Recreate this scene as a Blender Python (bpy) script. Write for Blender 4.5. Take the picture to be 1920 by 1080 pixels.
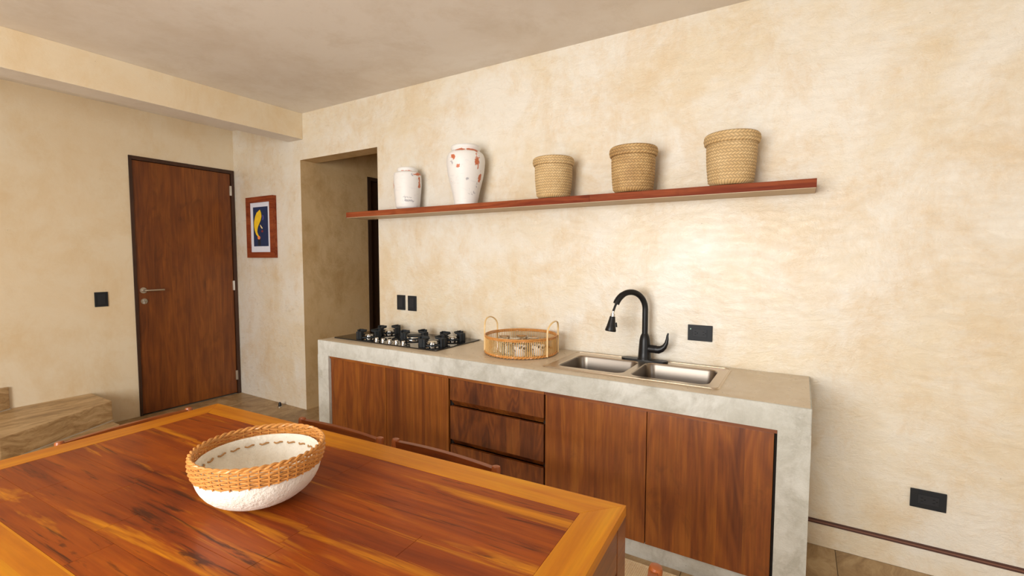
import bpy, bmesh, math, random
from math import pi, sin, cos, radians
from mathutils import Vector, Matrix, noise as mnoise

random.seed(7)
S = bpy.context.scene
for o in list(bpy.data.objects):
    bpy.data.objects.remove(o, do_unlink=True)
COL = S.collection

# ---------------------------------------------------------------- camera
CAM = Vector((0.0, -2.7927, 1.45))
yaw, pitch, roll = 0.5475, -0.0619, 0.0014
fwd = Vector((-sin(yaw) * cos(pitch), cos(yaw) * cos(pitch), sin(pitch)))
rgt = fwd.cross(Vector((0, 0, 1))).normalized()
upv = rgt.cross(fwd)
rgt, upv = rgt * cos(roll) + upv * sin(roll), upv * cos(roll) - rgt * sin(roll)
cd = bpy.data.cameras.new('camera')
cd.sensor_width = 36.0
cd.lens = 889.28 / 1920 * 36.0
cd.clip_start = 0.02
cam = bpy.data.objects.new('camera', cd)
COL.objects.link(cam)
M = Matrix((rgt, upv, -fwd)).transposed().to_4x4()
M.translation = CAM
cam.matrix_world = M
S.camera = cam

# ---------------------------------------------------------------- world, light, exposure
w = bpy.data.worlds.new('sky')
S.world = w
w.use_nodes = True
bg = w.node_tree.nodes['Background']
bg.inputs[0].default_value = (0.80, 0.90, 1.0, 1)
bg.inputs[1].default_value = 1.6


def area(name, loc, rot, sx, sy, power, color):
    l = bpy.data.lights.new(name, 'AREA')
    l.shape = 'RECTANGLE'
    l.size, l.size_y = sx, sy
    l.energy = power
    l.color = color
    o = bpy.data.objects.new(name, l)
    o.location = loc
    o.rotation_euler = rot
    COL.objects.link(o)
    return o


# daylight coming through the big glazed opening in the wall behind the camera
area('window_daylight', (-1.28, -5.50, 1.50), (radians(90), 0, 0), 2.5, 1.9, 212, (1.0, 0.975, 0.935))
# weak side fill, added outside an unseen opening made in the right-hand wall
area('side_fill', (2.95, -3.3, 1.45), (0, radians(90), 0), 2.0, 2.2, 18, (0.97, 0.98, 1.0))

vs = S.view_settings
vs.view_transform = 'Standard'
vs.look = 'None'
vs.gamma = 1.0
vs.use_curve_mapping = False
vs.exposure = -0.03


# ================================================================ helpers
class NT:
    """small helper around a material node tree"""
    def __init__(s, name):
        s.m = bpy.data.materials.new(name)
        s.m.use_nodes = True
        s.t = s.m.node_tree
        s.b = s.t.nodes['Principled BSDF']
        s.tc = s.t.nodes.new('ShaderNodeTexCoord')
        s.oi = s.t.nodes.new('ShaderNodeObjectInfo')

    def n(s, typ, **kw):
        nd = s.t.nodes.new(typ)
        for k, v in kw.items():
            setattr(nd, k, v)
        return nd

    def l(s, a, b):
        s.t.links.new(a, b)

    def inp(s, sock, v):
        if hasattr(v, 'is_output') or isinstance(v, bpy.types.NodeSocket):
            s.l(v, sock)
        else:
            sock.default_value = v

    def math(s, op, a, b=0.0, clamp=False):
        nd = s.n('ShaderNodeMath', operation=op, use_clamp=clamp)
        s.inp(nd.inputs[0], a)
        s.inp(nd.inputs[1], b)
        return nd.outputs[0]

    def vmath(s, op, a, b=(0, 0, 0)):
        nd = s.n('ShaderNodeVectorMath', operation=op)
        s.inp(nd.inputs[0], a)
        if op == 'SCALE':
            s.inp(nd.inputs[3], b)
        else:
            s.inp(nd.inputs[1], b)
        return nd.outputs[0]

    def noise(s, vec, scale, detail=4, rough=0.55, dist=0.0, fac=True):
        nd = s.n('ShaderNodeTexNoise')
        s.l(vec, nd.inputs['Vector'])
        nd.inputs['Scale'].default_value = scale
        nd.inputs['Detail'].default_value = detail
        nd.inputs['Roughness'].default_value = rough
        nd.inputs['Distortion'].default_value = dist
        return nd.outputs[0] if fac else nd.outputs[1]

    def ramp(s, fac, stops, mode='LINEAR'):
        nd = s.n('ShaderNodeValToRGB')
        cr = nd.color_ramp
        cr.interpolation = mode
        while len(cr.elements) < len(stops):
            cr.elements.new(0.5)
        for e, (p, c) in zip(cr.elements, stops):
            e.position = p
            e.color = (*c, 1) if len(c) == 3 else c
        s.l(fac, nd.inputs[0])
        return nd.outputs[0]

    def fr(s, fac, a, b, lo=0.0, hi=1.0):
        nd = s.n('ShaderNodeMapRange')
        nd.inputs[1].default_value, nd.inputs[2].default_value = a, b
        nd.inputs[3].default_value, nd.inputs[4].default_value = lo, hi
        s.l(fac, nd.inputs[0])
        return nd.outputs[0]

    def mix(s, fac, a, b, mode='MIX'):
        nd = s.n('ShaderNodeMix', data_type='RGBA', blend_type=mode)
        s.inp(nd.inputs[0], fac)
        for sock, v in ((nd.inputs[6], a), (nd.inputs[7], b)):
            if isinstance(v, tuple) and len(v) == 3:
                v = (*v, 1)
            s.inp(sock, v)
        return nd.outputs[2]

    def bump(s, h, strength, dist):
        nd = s.n('ShaderNodeBump')
        nd.inputs['Strength'].default_value = strength
        nd.inputs['Distance'].default_value = dist
        s.l(h, nd.inputs['Height'])
        s.l(nd.outputs[0], s.b.inputs['Normal'])
        return nd

    def scaled(s, vec, sc, loc=(0, 0, 0)):
        mp = s.n('ShaderNodeMapping')
        mp.inputs['Scale'].default_value = sc
        mp.inputs['Location'].default_value = loc
        s.l(vec, mp.inputs['Vector'])
        return mp.outputs[0]

    def rnd(s, k=37.0):
        c = s.n('ShaderNodeCombineXYZ')
        s.l(s.math('MULTIPLY', s.oi.outputs['Random'], k), c.inputs[0])
        s.l(s.math('MULTIPLY', s.oi.outputs['Random'], k * 1.7), c.inputs[1])
        s.l(s.math('MULTIPLY', s.oi.outputs['Random'], k * 0.6), c.inputs[2])
        return c.outputs[0]


def flat(name, col, rough=0.5, metal=0.0, spec=0.5, coat=0.0, var=0.06, vscale=30):
    t = NT(name)
    nz = t.noise(t.tc.outputs['Object'], vscale, 3)
    dark = tuple(c * (1 - var) for c in col)
    lite = tuple(min(1, c * (1 + var)) for c in col)
    t.l(t.mix(nz, dark, lite), t.b.inputs['Base Color'])
    t.b.inputs['Roughness'].default_value = rough
    t.b.inputs['Metallic'].default_value = metal
    t.b.inputs['Specular IOR Level'].default_value = spec
    t.b.inputs['Coat Weight'].default_value = coat
    t.b.inputs['Coat Roughness'].default_value = 0.1
    return t.m


def wood(name, stops, grain='z', strip=None, rough=0.4, coat=0.0, coatr=0.15, figure=1.0, dark=0.35, across='x',
         streak=None, hue=0.25, along=1.0, spec=0.5, lineamt=0.10, burramt=0.45, shared=False):
    t = NT(name)
    base = t.tc.outputs['Object']
    v = t.vmath('ADD', base, t.vmath('SCALE', t.rnd(), 0.0003 if shared else 1.0))
    sep = t.n('ShaderNodeSeparateXYZ')
    t.l(base, sep.inputs[0])
    ax = {'x': 0, 'y': 1, 'z': 2}
    sv = None
    if strip:
        sid = t.math('FLOOR', t.math('DIVIDE', sep.outputs[ax[across]], strip))
        wn = t.n('ShaderNodeTexWhiteNoise', noise_dimensions='1D')
        t.l(t.math('ADD', sid, t.math('MULTIPLY', t.oi.outputs['Random'], 91)), wn.inputs['W'])
        sv = wn.outputs['Value']
        off = t.n('ShaderNodeCombineXYZ')
        for i in range(3):
            t.l(t.math('MULTIPLY', sv, (5.3, 3.1, 2.2)[i]), off.inputs[i])
        v = t.vmath('ADD', v, off.outputs[0])
    sc = [5.5, 5.5, 5.5]
    sc[ax[grain]] = 0.75 * along
    vv = t.scaled(v, tuple(sc))
    big = t.noise(vv, 1.0, 2, 0.5, 0.5 * figure)
    # contour lines of a smooth stretched noise read as cathedral figure
    lines = t.math('ADD', t.math('MULTIPLY', t.math('SINE', t.math('MULTIPLY', big, 62.0 * figure)), 0.5), 0.5)
    sc1 = [13.0, 13.0, 13.0]
    sc1[ax[grain]] = 1.6 * along
    tone = t.noise(t.scaled(v, tuple(sc1), (4, 9, 2)), 1.0, 5, 0.62, 0.8)
    sc2 = [95.0, 95.0, 95.0]
    sc2[ax[grain]] = 3.0
    fine = t.noise(t.scaled(v, tuple(sc2)), 1.0, 5, 0.65, 0.4)
    f = t.math('ADD', t.math('MULTIPLY', tone, 0.62), t.math('MULTIPLY', big, 0.38))
    f = t.math('ADD', f, t.math('MULTIPLY', t.math('SUBTRACT', lines, 0.5), lineamt))
    if sv is not None:
        f = t.math('ADD', f, t.math('MULTIPLY', t.math('SUBTRACT', sv, 0.5), hue))
    else:
        f = t.math('ADD', f, t.math('MULTIPLY', t.math('SUBTRACT', t.oi.outputs['Random'], 0.5), hue))
    col = t.ramp(f, stops)
    # darker burr clouds
    scb = [7.0, 7.0, 7.0]
    scb[ax[grain]] = 3.5
    burr = t.noise(t.scaled(v, tuple(scb), (1, 5, 8)), 1.0, 5, 0.65, 1.2)
    col = t.mix(t.fr(burr, 0.56, 0.74, 0, burramt), col, tuple(c * 0.55 for c in stops[0][1]))
    if streak:
        sc4 = [17.0, 17.0, 17.0]
        sc4[ax[grain]] = 1.1
        st = t.noise(t.scaled(v, tuple(sc4), (3.3, 8.1, 1.7)), 0.7, 5, 0.62, 1.0)
        col = t.mix(t.fr(st, streak[1], streak[2]), col, streak[0])
        dk = t.noise(t.scaled(v, tuple(sc4), (9.3, 2.1, 5.7)), 1.6, 5, 0.65, 1.4)
        col = t.mix(t.fr(dk, 0.585, 0.68, 0, 0.85), col, (0.05, 0.010, 0.002))
    col = t.mix(t.fr(fine, 0.35, 0.75, dark, 0.0), col, tuple(c * 0.25 for c in stops[0][1]))
    t.l(col, t.b.inputs['Base Color'])
    t.b.inputs['Roughness'].default_value = rough
    t.b.inputs['Specular IOR Level'].default_value = spec
    t.b.inputs['Coat Weight'].default_value = coat
    t.b.inputs['Coat Roughness'].default_value = coatr
    t.bump(fine, 0.12, 0.002)
    return t.m


def plaster(name, base, pale, ochre, rough=(0.38, 0.6), bump=0.35, big=1.0, specks=0.55, spec=0.5, coat=0.0):
    t = NT(name)
    v = t.tc.outputs['Object']
    warp = t.noise(v, 1.3 * big, 3, 0.5, 0, fac=False)
    v2 = t.vmath('ADD', v, t.vmath('SCALE', warp, 0.18))
    n1 = t.noise(t.scaled(v2, (1, 1, 1.0)), 1.5 * big, 6, 0.62, 0.3)
    n2 = t.noise(t.scaled(v2, (1.2, 1.2, 0.8), (4, 2, 7)), 3.2 * big, 8, 0.72, 0.25)
    n3 = t.noise(t.scaled(v2, (1, 1, 1.3), (1, 9, 3)), 7.0 * big, 8, 0.75, 0.3)
    col = t.mix(t.fr(n1, 0.40, 0.57), base, pale)
    col = t.mix(t.fr(n2, 0.46, 0.66, 0, 0.75), col, ochre)
    col = t.mix(t.fr(n3, 0.48, 0.66, 0, 0.55), col, pale)
    # dirty specks and pin holes
    sp = t.n('ShaderNodeTexVoronoi')
    sp.inputs['Scale'].default_value = 9
    t.l(v, sp.inputs['Vector'])
    col = t.mix(t.fr(sp.outputs['Distance'], 0.012, 0.03, specks, 0.0), col, tuple(c * 0.4 for c in ochre))
    t.l(col, t.b.inputs['Base Color'])
    trow = t.noise(t.scaled(v2, (1.0, 1.0, 2.0)), 14 * big, 8, 0.75, 0.9)
    t.l(t.fr(trow, 0.35, 0.7, rough[1], rough[0]), t.b.inputs['Roughness'])
    t.b.inputs['Specular IOR Level'].default_value = spec
    t.b.inputs['Coat Weight'].default_value = coat
    t.b.inputs['Coat Roughness'].default_value = 0.22
    hs = t.math('ADD', t.math('MULTIPLY', trow, 0.8), t.math('MULTIPLY', n2, 1.6))
    bn = t.bump(hs, bump, 0.012)
    if coat:
        b2 = t.n('ShaderNodeBump')
        b2.inputs['Strength'].default_value = bump * 0.3
        b2.inputs['Distance'].default_value = 0.012
        t.l(hs, b2.inputs['Height'])
        t.l(b2.outputs[0], t.b.inputs['Coat Normal'])
    return t.m


# ---------------------------------------------------------------- mesh helpers
ORG = {}


def tag(o, label=None, cat=None, group=None, kind=None):
    if label: o['label'] = label
    if cat: o['category'] = cat
    if group: o['group'] = group
    if kind: o['kind'] = kind
    return o


def thing(name, label, cat, loc=(0, 0, 0), rz=0.0, group=None):
    o = bpy.data.objects.new(name, None)
    o.empty_display_size = 0.05
    o.location = loc
    o.rotation_euler = (0, 0, rz)
    COL.objects.link(o)
    ORG[o.name] = Vector(loc)
    return tag(o, label, cat, group)


def link(name, bm, m, parent=None, smooth=False, local=False, angle=None, origin=None):
    """one mesh object; vertices are given in world coordinates unless local"""
    bmesh.ops.recalc_face_normals(bm, faces=bm.faces)
    me = bpy.data.meshes.new(name)
    org = Vector((0, 0, 0))
    if parent is not None and not local:
        org = ORG[parent.name]
    elif origin is not None:
        org = Vector(origin)
    if org.length > 0:
        bmesh.ops.translate(bm, verts=bm.verts, vec=-org)
    if smooth:
        for f in bm.faces:
            f.smooth = True
    bm.to_mesh(me)
    bm.free()
    for mm in (m if isinstance(m, (list, tuple)) else [m]):
        me.materials.append(mm)
    if smooth:
        try:
            me.set_sharp_from_angle(angle=radians(angle or 40))
        except Exception:
            pass
    o = bpy.data.objects.new(name, me)
    COL.objects.link(o)
    if parent is not None:
        o.parent = parent
        ORG[o.name] = Vector((0, 0, 0)) if local else org
        if not local and org.length and parent.type == 'MESH' and parent.parent is None:
            pass
    else:
        o.location = org
        ORG[o.name] = org
    return o


def box(bm, x0, x1, y0, y1, z0, z1, bev=0.0, seg=2, mi=0):
    vs_ = [bm.verts.new((x, y, z)) for z in (z0, z1) for y in (y0, y1) for x in (x0, x1)]
    idx = [(0, 2, 3, 1), (4, 5, 7, 6), (0, 1, 5, 4), (2, 6, 7, 3), (0, 4, 6, 2), (1, 3, 7, 5)]
    fs = [bm.faces.new([vs_[i] for i in q]) for q in idx]
    for f in fs:
        f.material_index = mi
    if bev > 0:
        es = list({e for f in fs for e in f.edges})
        r = bmesh.ops.bevel(bm, geom=es, offset=bev, segments=seg, affect='EDGES', profile=0.7)
        for f in r['faces']:
            f.material_index = mi
    return vs_


def bx(*a, **k):
    bm = bmesh.new()
    box(bm, *a, **k)
    return bm


def lathe(bm, prof, c=(0, 0, 0), n=48, fr=None, close=False):
    """prof = [(r, z)...]; fr(theta, i, r, z) -> r for relief"""
    rings = []
    for i, (r, z) in enumerate(prof):
        if r < 1e-5:
            rings.append([bm.verts.new((c[0], c[1], c[2] + z))])
        else:
            ring = []
            for k in range(n):
                a = 2 * pi * k / n
                rr = fr(a, i, r, z) if fr else r
                ring.append(bm.verts.new((c[0] + rr * cos(a), c[1] + rr * sin(a), c[2] + z)))
            rings.append(ring)
    for A, B in zip(rings, rings[1:]):
        for k in range(n):
            k2 = (k + 1) % n
            if len(A) == 1 and len(B) == 1:
                continue
            if len(A) == 1:
                bm.faces.new((A[0], B[k], B[k2]))
            elif len(B) == 1:
                bm.faces.new((A[k], A[k2], B[0]))
            else:
                bm.faces.new((A[k], A[k2], B[k2], B[k]))
    return bm


def tube(bm, pts, r, n=10, closed=False, caps=True, flat_=None):
    """sweep a circle (or ellipse: flat_=(a,b)) along pts; r may be a list"""
    P = [Vector(p) for p in pts]
    m = len(P)
    rs = r if isinstance(r, (list, tuple)) else [r] * m
    T = []
    for i in range(m):
        a = P[(i - 1) % m] if (closed or i > 0) else P[i]
        b = P[(i + 1) % m] if (closed or i < m - 1) else P[i]
        T.append((b - a).normalized())
    up = Vector((0, 0, 1)) if abs(T[0].z) < 0.9 else Vector((1, 0, 0))
    N = (up - T[0] * up.dot(T[0])).normalized()
    rings = []
    for i in range(m):
        if i > 0:
            q = T[i - 1].rotation_difference(T[i])
            N = (q @ N)
            N = (N - T[i] * N.dot(T[i])).normalized()
        B = T[i].cross(N)
        ring = []
        for k in range(n):
            a = 2 * pi * k / n
            ea, eb = (flat_ if flat_ else (1, 1))
            ring.append(bm.verts.new(P[i] + (N * cos(a) * ea + B * sin(a) * eb) * rs[i]))
        rings.append(ring)
    for i in range(m if closed else m - 1):
        A, Bq = rings[i], rings[(i + 1) % m]
        for k in range(n):
            k2 = (k + 1) % n
            bm.faces.new((A[k], A[k2], Bq[k2], Bq[k]))
    if caps and not closed:
        bm.faces.new(rings[0][::-1])
        bm.faces.new(rings[-1])
    return bm


def prism(bm, pts, z0, z1, bev=0.0):
    lo = [bm.verts.new((p[0], p[1], z0)) for p in pts]
    hi = [bm.verts.new((p[0], p[1], z1)) for p in pts]
    n = len(pts)
    fs = [bm.faces.new(lo[::-1]), bm.faces.new(hi)]
    for i in range(n):
        fs.append(bm.faces.new((lo[i], lo[(i + 1) % n], hi[(i + 1) % n], hi[i])))
    if bev > 0:
        es = list({e for f in fs for e in f.edges})
        bmesh.ops.bevel(bm, geom=es, offset=bev, segments=2, affect='EDGES', profile=0.7)
    return bm


def rrect(cx, cy, hx, hy, r, n=6):
    pts = []
    for sx, sy, a0 in ((1, 1, 0), (-1, 1, 90), (-1, -1, 180), (1, -1, 270)):
        for k in range(n + 1):
            a = radians(a0 + 90 * k / n)
            pts.append((cx + sx * (hx - r) + r * cos(a), cy + sy * (hy - r) + r * sin(a)))
    return pts


def copy_tree(o, parent=None):
    c = o.copy()
    COL.objects.link(c)
    if parent is not None:
        c.parent = parent
    for ch in list(o.children):
        copy_tree(ch, c)
    return c


# ================================================================ materials
M_wall = plaster('plaster_kitchen', (0.76, 0.66, 0.49), (0.81, 0.765, 0.67), (0.705, 0.55, 0.35), (0.20, 0.46), 0.6, spec=0.5, coat=0.5)
M_wall2 = plaster('plaster_door_wall', (0.76, 0.62, 0.42), (0.78, 0.67, 0.49), (0.70, 0.53, 0.31), (0.42, 0.6), 0.14, 0.7)
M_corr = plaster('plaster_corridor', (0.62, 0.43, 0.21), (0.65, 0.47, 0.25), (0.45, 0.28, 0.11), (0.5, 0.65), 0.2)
M_ceil = plaster('cement_ceiling', (0.77, 0.70, 0.615), (0.83, 0.78, 0.71), (0.70, 0.62, 0.52), (0.6, 0.75), 0.06, 0.6)
M_conc = plaster('grey_cement', (0.49, 0.485, 0.43), (0.61, 0.61, 0.565), (0.37, 0.355, 0.30), (0.45, 0.65), 0.4, 2.2)
M_ctop = plaster('polished_cement_top_wall_tint', (0.62, 0.52, 0.38), (0.66, 0.57, 0.44), (0.55, 0.44, 0.30), (0.22, 0.4), 0.06, 1.4, specks=0.0)  # tan paints the wall's warm reflection into the top of the grey cement

MAH = [(0.25, (0.13, 0.028, 0.004)), (0.42, (0.25, 0.064, 0.0075)), (0.56, (0.35, 0.105, 0.011)), (0.75, (0.44, 0.155, 0.020))]
MAHD = [(0.25, (0.065, 0.014, 0.003)), (0.40, (0.145, 0.035, 0.006)), (0.53, (0.235, 0.063, 0.009)), (0.75, (0.35, 0.115, 0.018))]
DOORC = [(0.25, (0.115, 0.027, 0.004)), (0.42, (0.20, 0.052, 0.007)), (0.58, (0.27, 0.076, 0.009)), (0.8, (0.35, 0.11, 0.016))]
M_cab = wood('mahogany_door', MAH, 'z', strip=0.105, rough=0.45, figure=1.0, dark=0.4, hue=0.14)
M_cab2 = wood('mahogany_straight', MAH, 'z', strip=0.07, rough=0.45, figure=0.7, dark=0.5, hue=0.12, along=0.5, burramt=0.15)
M_draw = wood('mahogany_drawer', MAHD, 'z', strip=0.085, rough=0.45, figure=1.3, dark=0.4, hue=0.18, along=1.6)
M_rail = wood('mahogany_rail', MAH, 'x', rough=0.5, across='z', dark=0.4)
M_dark = flat('dark_gap', (0.012, 0.006, 0.003), 0.8)
M_door = wood('veneer_door', DOORC, 'z', strip=0.148, rough=0.42, figure=0.9, dark=0.45, hue=0.12, across='y')
M_frame = wood('dark_door_frame', [(0.3, (0.030, 0.011, 0.005)), (0.6, (0.06, 0.021, 0.008)), (0.9, (0.09, 0.035, 0.012))], 'z', rough=0.5)
M_brown = flat('dark_brown_frame', (0.035, 0.017, 0.010), 0.5)
M_shelf = wood('red_shelf_wood', [(0.25, (0.11, 0.018, 0.007)), (0.45, (0.23, 0.040, 0.013)), (0.6, (0.33, 0.075, 0.024)), (0.8, (0.42, 0.12, 0.04))],
               'x', rough=0.6, across='z', dark=0.4, spec=0.15)
M_plank = wood('table_plank', [(0.28, (0.15, 0.020, 0.002)), (0.44, (0.27, 0.045, 0.0022)), (0.58, (0.37, 0.073, 0.0025)), (0.78, (0.54, 0.14, 0.004))],
               'x', rough=0.45, coat=0.12, coatr=0.14, across='y', figure=0.7, dark=0.3, hue=0.06,
               streak=((0.74, 0.27, 0.006), 0.562, 0.69), along=0.9, spec=0.2, shared=True, burramt=0.2)
FRC = [(0.25, (0.40, 0.10, 0.002)), (0.42, (0.56, 0.175, 0.002)), (0.58, (0.66, 0.245, 0.003)), (0.78, (0.80, 0.37, 0.006))]
M_fr_x = wood('table_frame_x', FRC, 'x', rough=0.45, coat=0.12, coatr=0.14, across='y', figure=0.6, dark=0.18, hue=0.16, strip=0.052, along=0.7, spec=0.25,
              burramt=0.12)
M_fr_y = wood('table_frame_y', FRC, 'y', rough=0.45, coat=0.12, coatr=0.14, across='x', figure=0.6, dark=0.18, hue=0.10, strip=0.052, along=0.7, spec=0.25,
              burramt=0.12)
M_apron = wood('table_apron', [(0.25, (0.13, 0.032, 0.005)), (0.5, (0.28, 0.075, 0.010)), (0.75, (0.44, 0.14, 0.02))], 'y', rough=0.4, coat=0.2,
               across='z', dark=0.4)
M_chair = wood('chair_wood', [(0.25, (0.15, 0.030, 0.007)), (0.45, (0.30, 0.066, 0.012)), (0.7, (0.46, 0.13, 0.025))], 'x', rough=0.38, coat=0.2,
               across='z', dark=0.4)
M_chair_end = flat('chair_post_wood', (0.34, 0.088, 0.018), 0.4, coat=0.2, var=0.25)

M_steel = flat('brushed_steel', (0.62, 0.58, 0.52), 0.28, 1.0)
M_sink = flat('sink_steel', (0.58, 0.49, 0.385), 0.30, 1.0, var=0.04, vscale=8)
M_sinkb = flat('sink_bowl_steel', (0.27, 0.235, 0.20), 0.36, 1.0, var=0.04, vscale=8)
M_chrome = flat('chrome', (0.62, 0.61, 0.59), 0.14, 1.0)
M_black = flat('matte_black_metal', (0.007, 0.007, 0.008), 0.36, 0.0, 0.35)
M_iron = flat('cast_iron', (0.018, 0.022, 0.026), 0.55, 0.0, 0.35)
M_glassblk = flat('black_glass', (0.006, 0.006, 0.007), 0.06, 0.0, 0.6)
M_plate = flat('black_plastic_plate', (0.017, 0.019, 0.022), 0.5, spec=0.25)
M_plate2 = flat('black_plastic_insert', (0.023, 0.025, 0.029), 0.5, spec=0.25)
M_hole = flat('socket_slot', (0.002, 0.002, 0.002), 0.9)
M_green = flat('indicator_lens', (0.25, 0.45, 0.35), 0.3)
M_white = flat('white_paper', (0.72, 0.74, 0.84), 0.7)
M_navy = flat('navy_print', (0.010, 0.024, 0.085), 0.7)
M_yel = flat('yellow_print', (0.88, 0.55, 0.02), 0.7, var=0.2)
M_org = flat('orange_print', (0.85, 0.26, 0.08), 0.7)
M_vio = flat('violet_print', (0.09, 0.08, 0.32), 0.7)
M_red = flat('red_print', (0.22, 0.03, 0.03), 0.7)
M_crm = flat('cream_print', (0.85, 0.70, 0.35), 0.7)
M_ink = flat('black_print', (0.012, 0.014, 0.02), 0.7)
M_grout = flat('pale_grout', (0.52, 0.44, 0.33), 0.9)
M_label = flat('pale_sticker', (0.80, 0.66, 0.58), 0.5)


def mat_travertine(name, along_y=False, dark=1.0):
    t = NT(name)
    v = t.vmath('ADD', t.tc.outputs['Object'], t.rnd(53))
    wv = t.vmath('ADD', v, t.vmath('SCALE', t.noise(v, 1.6, 3, 0.5, 0, False), 0.35))
    n1 = t.noise(t.scaled(wv, (2.2, 0.9, 8.0) if not along_y else (4.5, 0.8, 9.0)), 2.4, 8, 0.72, 0.6)
    n2 = t.noise(t.scaled(wv, (7.0, 2.0, 20.0), (3, 3, 3)), 3.0, 7, 0.75, 0.8)
    n3 = t.noise(v, 30, 5, 0.7, 0.5)
    d = dark
    col = t.ramp(n1, [(0.33, (0.17 * d, 0.10 * d, 0.042 * d)), (0.46, (0.32 * d, 0.205 * d, 0.095 * d)),
                      (0.58, (0.44 * d, 0.31 * d, 0.165 * d)), (0.75, (0.52 * d, 0.39 * d, 0.235 * d))])
    col = t.mix(t.fr(n2, 0.5, 0.68, 0, 0.6), col, (0.27 * d, 0.165 * d, 0.075 * d))
    col = t.mix(t.fr(n3, 0.62, 0.74, 0, 0.45), col, (0.15 * d, 0.09 * d, 0.045 * d))
    col = t.mix(t.math('MULTIPLY', t.oi.outputs['Random'], 0.28), col, (0.24 * d, 0.15 * d, 0.07 * d))
    t.l(col, t.b.inputs['Base Color'])
    t.b.inputs['Roughness'].default_value = 0.45
    t.bump(n3, 0.15, 0.003)
    return t.m


M_trav = mat_travertine('travertine', dark=1.15)
M_travs = mat_travertine('travertine_step', True, dark=1.45)


def mat_vase(name, patches, scuffs, R):
    """worn glaze; patches / scuffs = (azimuth in degrees, height, half width, half height) on the vase"""
    t = NT(name)
    v = t.tc.outputs['Object']
    n1 = t.noise(v, 16, 7, 0.68, 0.8)
    n1b = t.noise(t.scaled(v, (1, 1, 1), (7, 3, 2)), 55, 5, 0.65, 0.5)
    n2 = t.noise(t.scaled(v, (1, 1, 1), (5, 5, 5)), 40, 6, 0.7, 0.6)
    n3 = t.noise(t.scaled(v, (1, 1, 2.4), (2, 7, 5)), 15, 6, 0.7, 0.6)

    def spots(lst):
        acc = None
        for (az, z, hw, hh) in lst:
            a = radians(az)
            d = t.vmath('SUBTRACT', v, (R * cos(a), R * sin(a), z))
            nd = t.n('ShaderNodeVectorMath', operation='LENGTH')
            t.l(t.scaled(d, (1 / hw, 1 / hw, 1 / hh)), nd.inputs[0])
            q = t.math('SUBTRACT', 1.65, nd.outputs['Value'])
            acc = q if acc is None else t.math('MAXIMUM', acc, q)
        return acc
    col = t.mix(t.fr(n3, 0.56, 0.72, 0, 0.4), (0.82, 0.81, 0.79), (0.50, 0.50, 0.53))
    sc = t.math('ADD', spots(scuffs), t.math('MULTIPLY', t.math('SUBTRACT', n2, 0.5), 6.0))
    col = t.mix(t.fr(sc, 0.9, 1.3, 0, 0.75), col, (0.30, 0.29, 0.33))
    col = t.mix(t.fr(n1b, 0.72, 0.76, 0, 0.7), col, (0.34, 0.25, 0.24))
    pt = t.math('ADD', spots(patches), t.math('MULTIPLY', t.math('SUBTRACT', n1, 0.5), 5.0))
    col = t.mix(t.fr(pt, 0.45, 0.6), col, t.mix(n1b, (0.42, 0.13, 0.07), (0.70, 0.19, 0.07)))
    t.l(col, t.b.inputs['Base Color'])
    t.b.inputs['Roughness'].default_value = 0.5
    t.bump(n1, 0.2, 0.004)
    return t.m


M_vase1 = mat_vase('worn_white_glaze_small', [(-5, 0.255, 0.035, 0.006), (10, 0.262, 0.03, 0.01), (10, 0.20, 0.012, 0.06), (-125, 0.19, 0.010, 0.035),
                                              (-40, 0.283, 0.05, 0.003)],
                   [(-45, 0.085, 0.045, 0.008), (-42, 0.058, 0.05, 0.010), (-20, 0.25, 0.02, 0.01)], 0.10)
M_vase2 = mat_vase('worn_white_glaze_tall', [(-17, 0.290, 0.018, 0.052), (-15, 0.262, 0.010, 0.03), (-93, 0.312, 0.026, 0.014), (-76, 0.245, 0.014, 0.014),
                                             (-70, 0.362, 0.05, 0.007), (-25, 0.360, 0.045, 0.006), (0, 0.17, 0.010, 0.07), (-85, 0.392, 0.012, 0.004),
                                             (-8, 0.02, 0.016, 0.02), (-115, 0.12, 0.008, 0.03)],
                   [(-50, 0.165, 0.02, 0.01), (-25, 0.085, 0.04, 0.02), (-10, 0.12, 0.02, 0.03), (-68, 0.115, 0.008, 0.006), (-100, 0.28, 0.02, 0.03),
                    (-5, 0.06, 0.02, 0.02)], 0.118)


def mat_palm(name, a, b, c):
    t = NT(name)
    v = t.tc.outputs['Object']
    n1 = t.noise(t.scaled(v, (1, 1, 1.6)), 60, 4, 0.6, 0.5)
    n2 = t.noise(v, 9, 4, 0.6, 0.6)
    at = t.n('ShaderNodeAttribute', attribute_name='relief')
    col = t.mix(t.fr(n1, 0.3, 0.7), a, b)
    col = t.mix(t.fr(n2, 0.42, 0.66, 0, 0.55), col, c)
    col = t.mix(t.math('SUBTRACT', 1.0, at.outputs['Fac'], True), col, tuple(x * 0.22 for x in c))
    t.l(col, t.b.inputs['Base Color'])
    t.b.inputs['Roughness'].default_value = 0.7
    return t.m


M_palm = mat_palm('woven_palm', (0.82, 0.61, 0.33), (0.66, 0.45, 0.21), (0.58, 0.37, 0.15))
M_palm2 = mat_palm('woven_palm_brown', (0.76, 0.53, 0.25), (0.56, 0.34, 0.13), (0.36, 0.19, 0.06))
M_ratt = flat('honey_rattan', (0.60, 0.265, 0.065), 0.42, var=0.35, vscale=60, coat=0.2)
M_ratd = flat('brown_rattan', (0.46, 0.18, 0.05), 0.45, var=0.35, vscale=60, coat=0.2)
M_ratl = flat('pale_rattan', (0.76, 0.53, 0.25), 0.45, var=0.2, vscale=60, coat=0.2)
M_tray = flat('tray_rattan', (0.68, 0.42, 0.16), 0.4, var=0.25, vscale=80, coat=0.2)


M_stitch = flat('tan_stitch', (0.42, 0.22, 0.075), 0.6)


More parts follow.
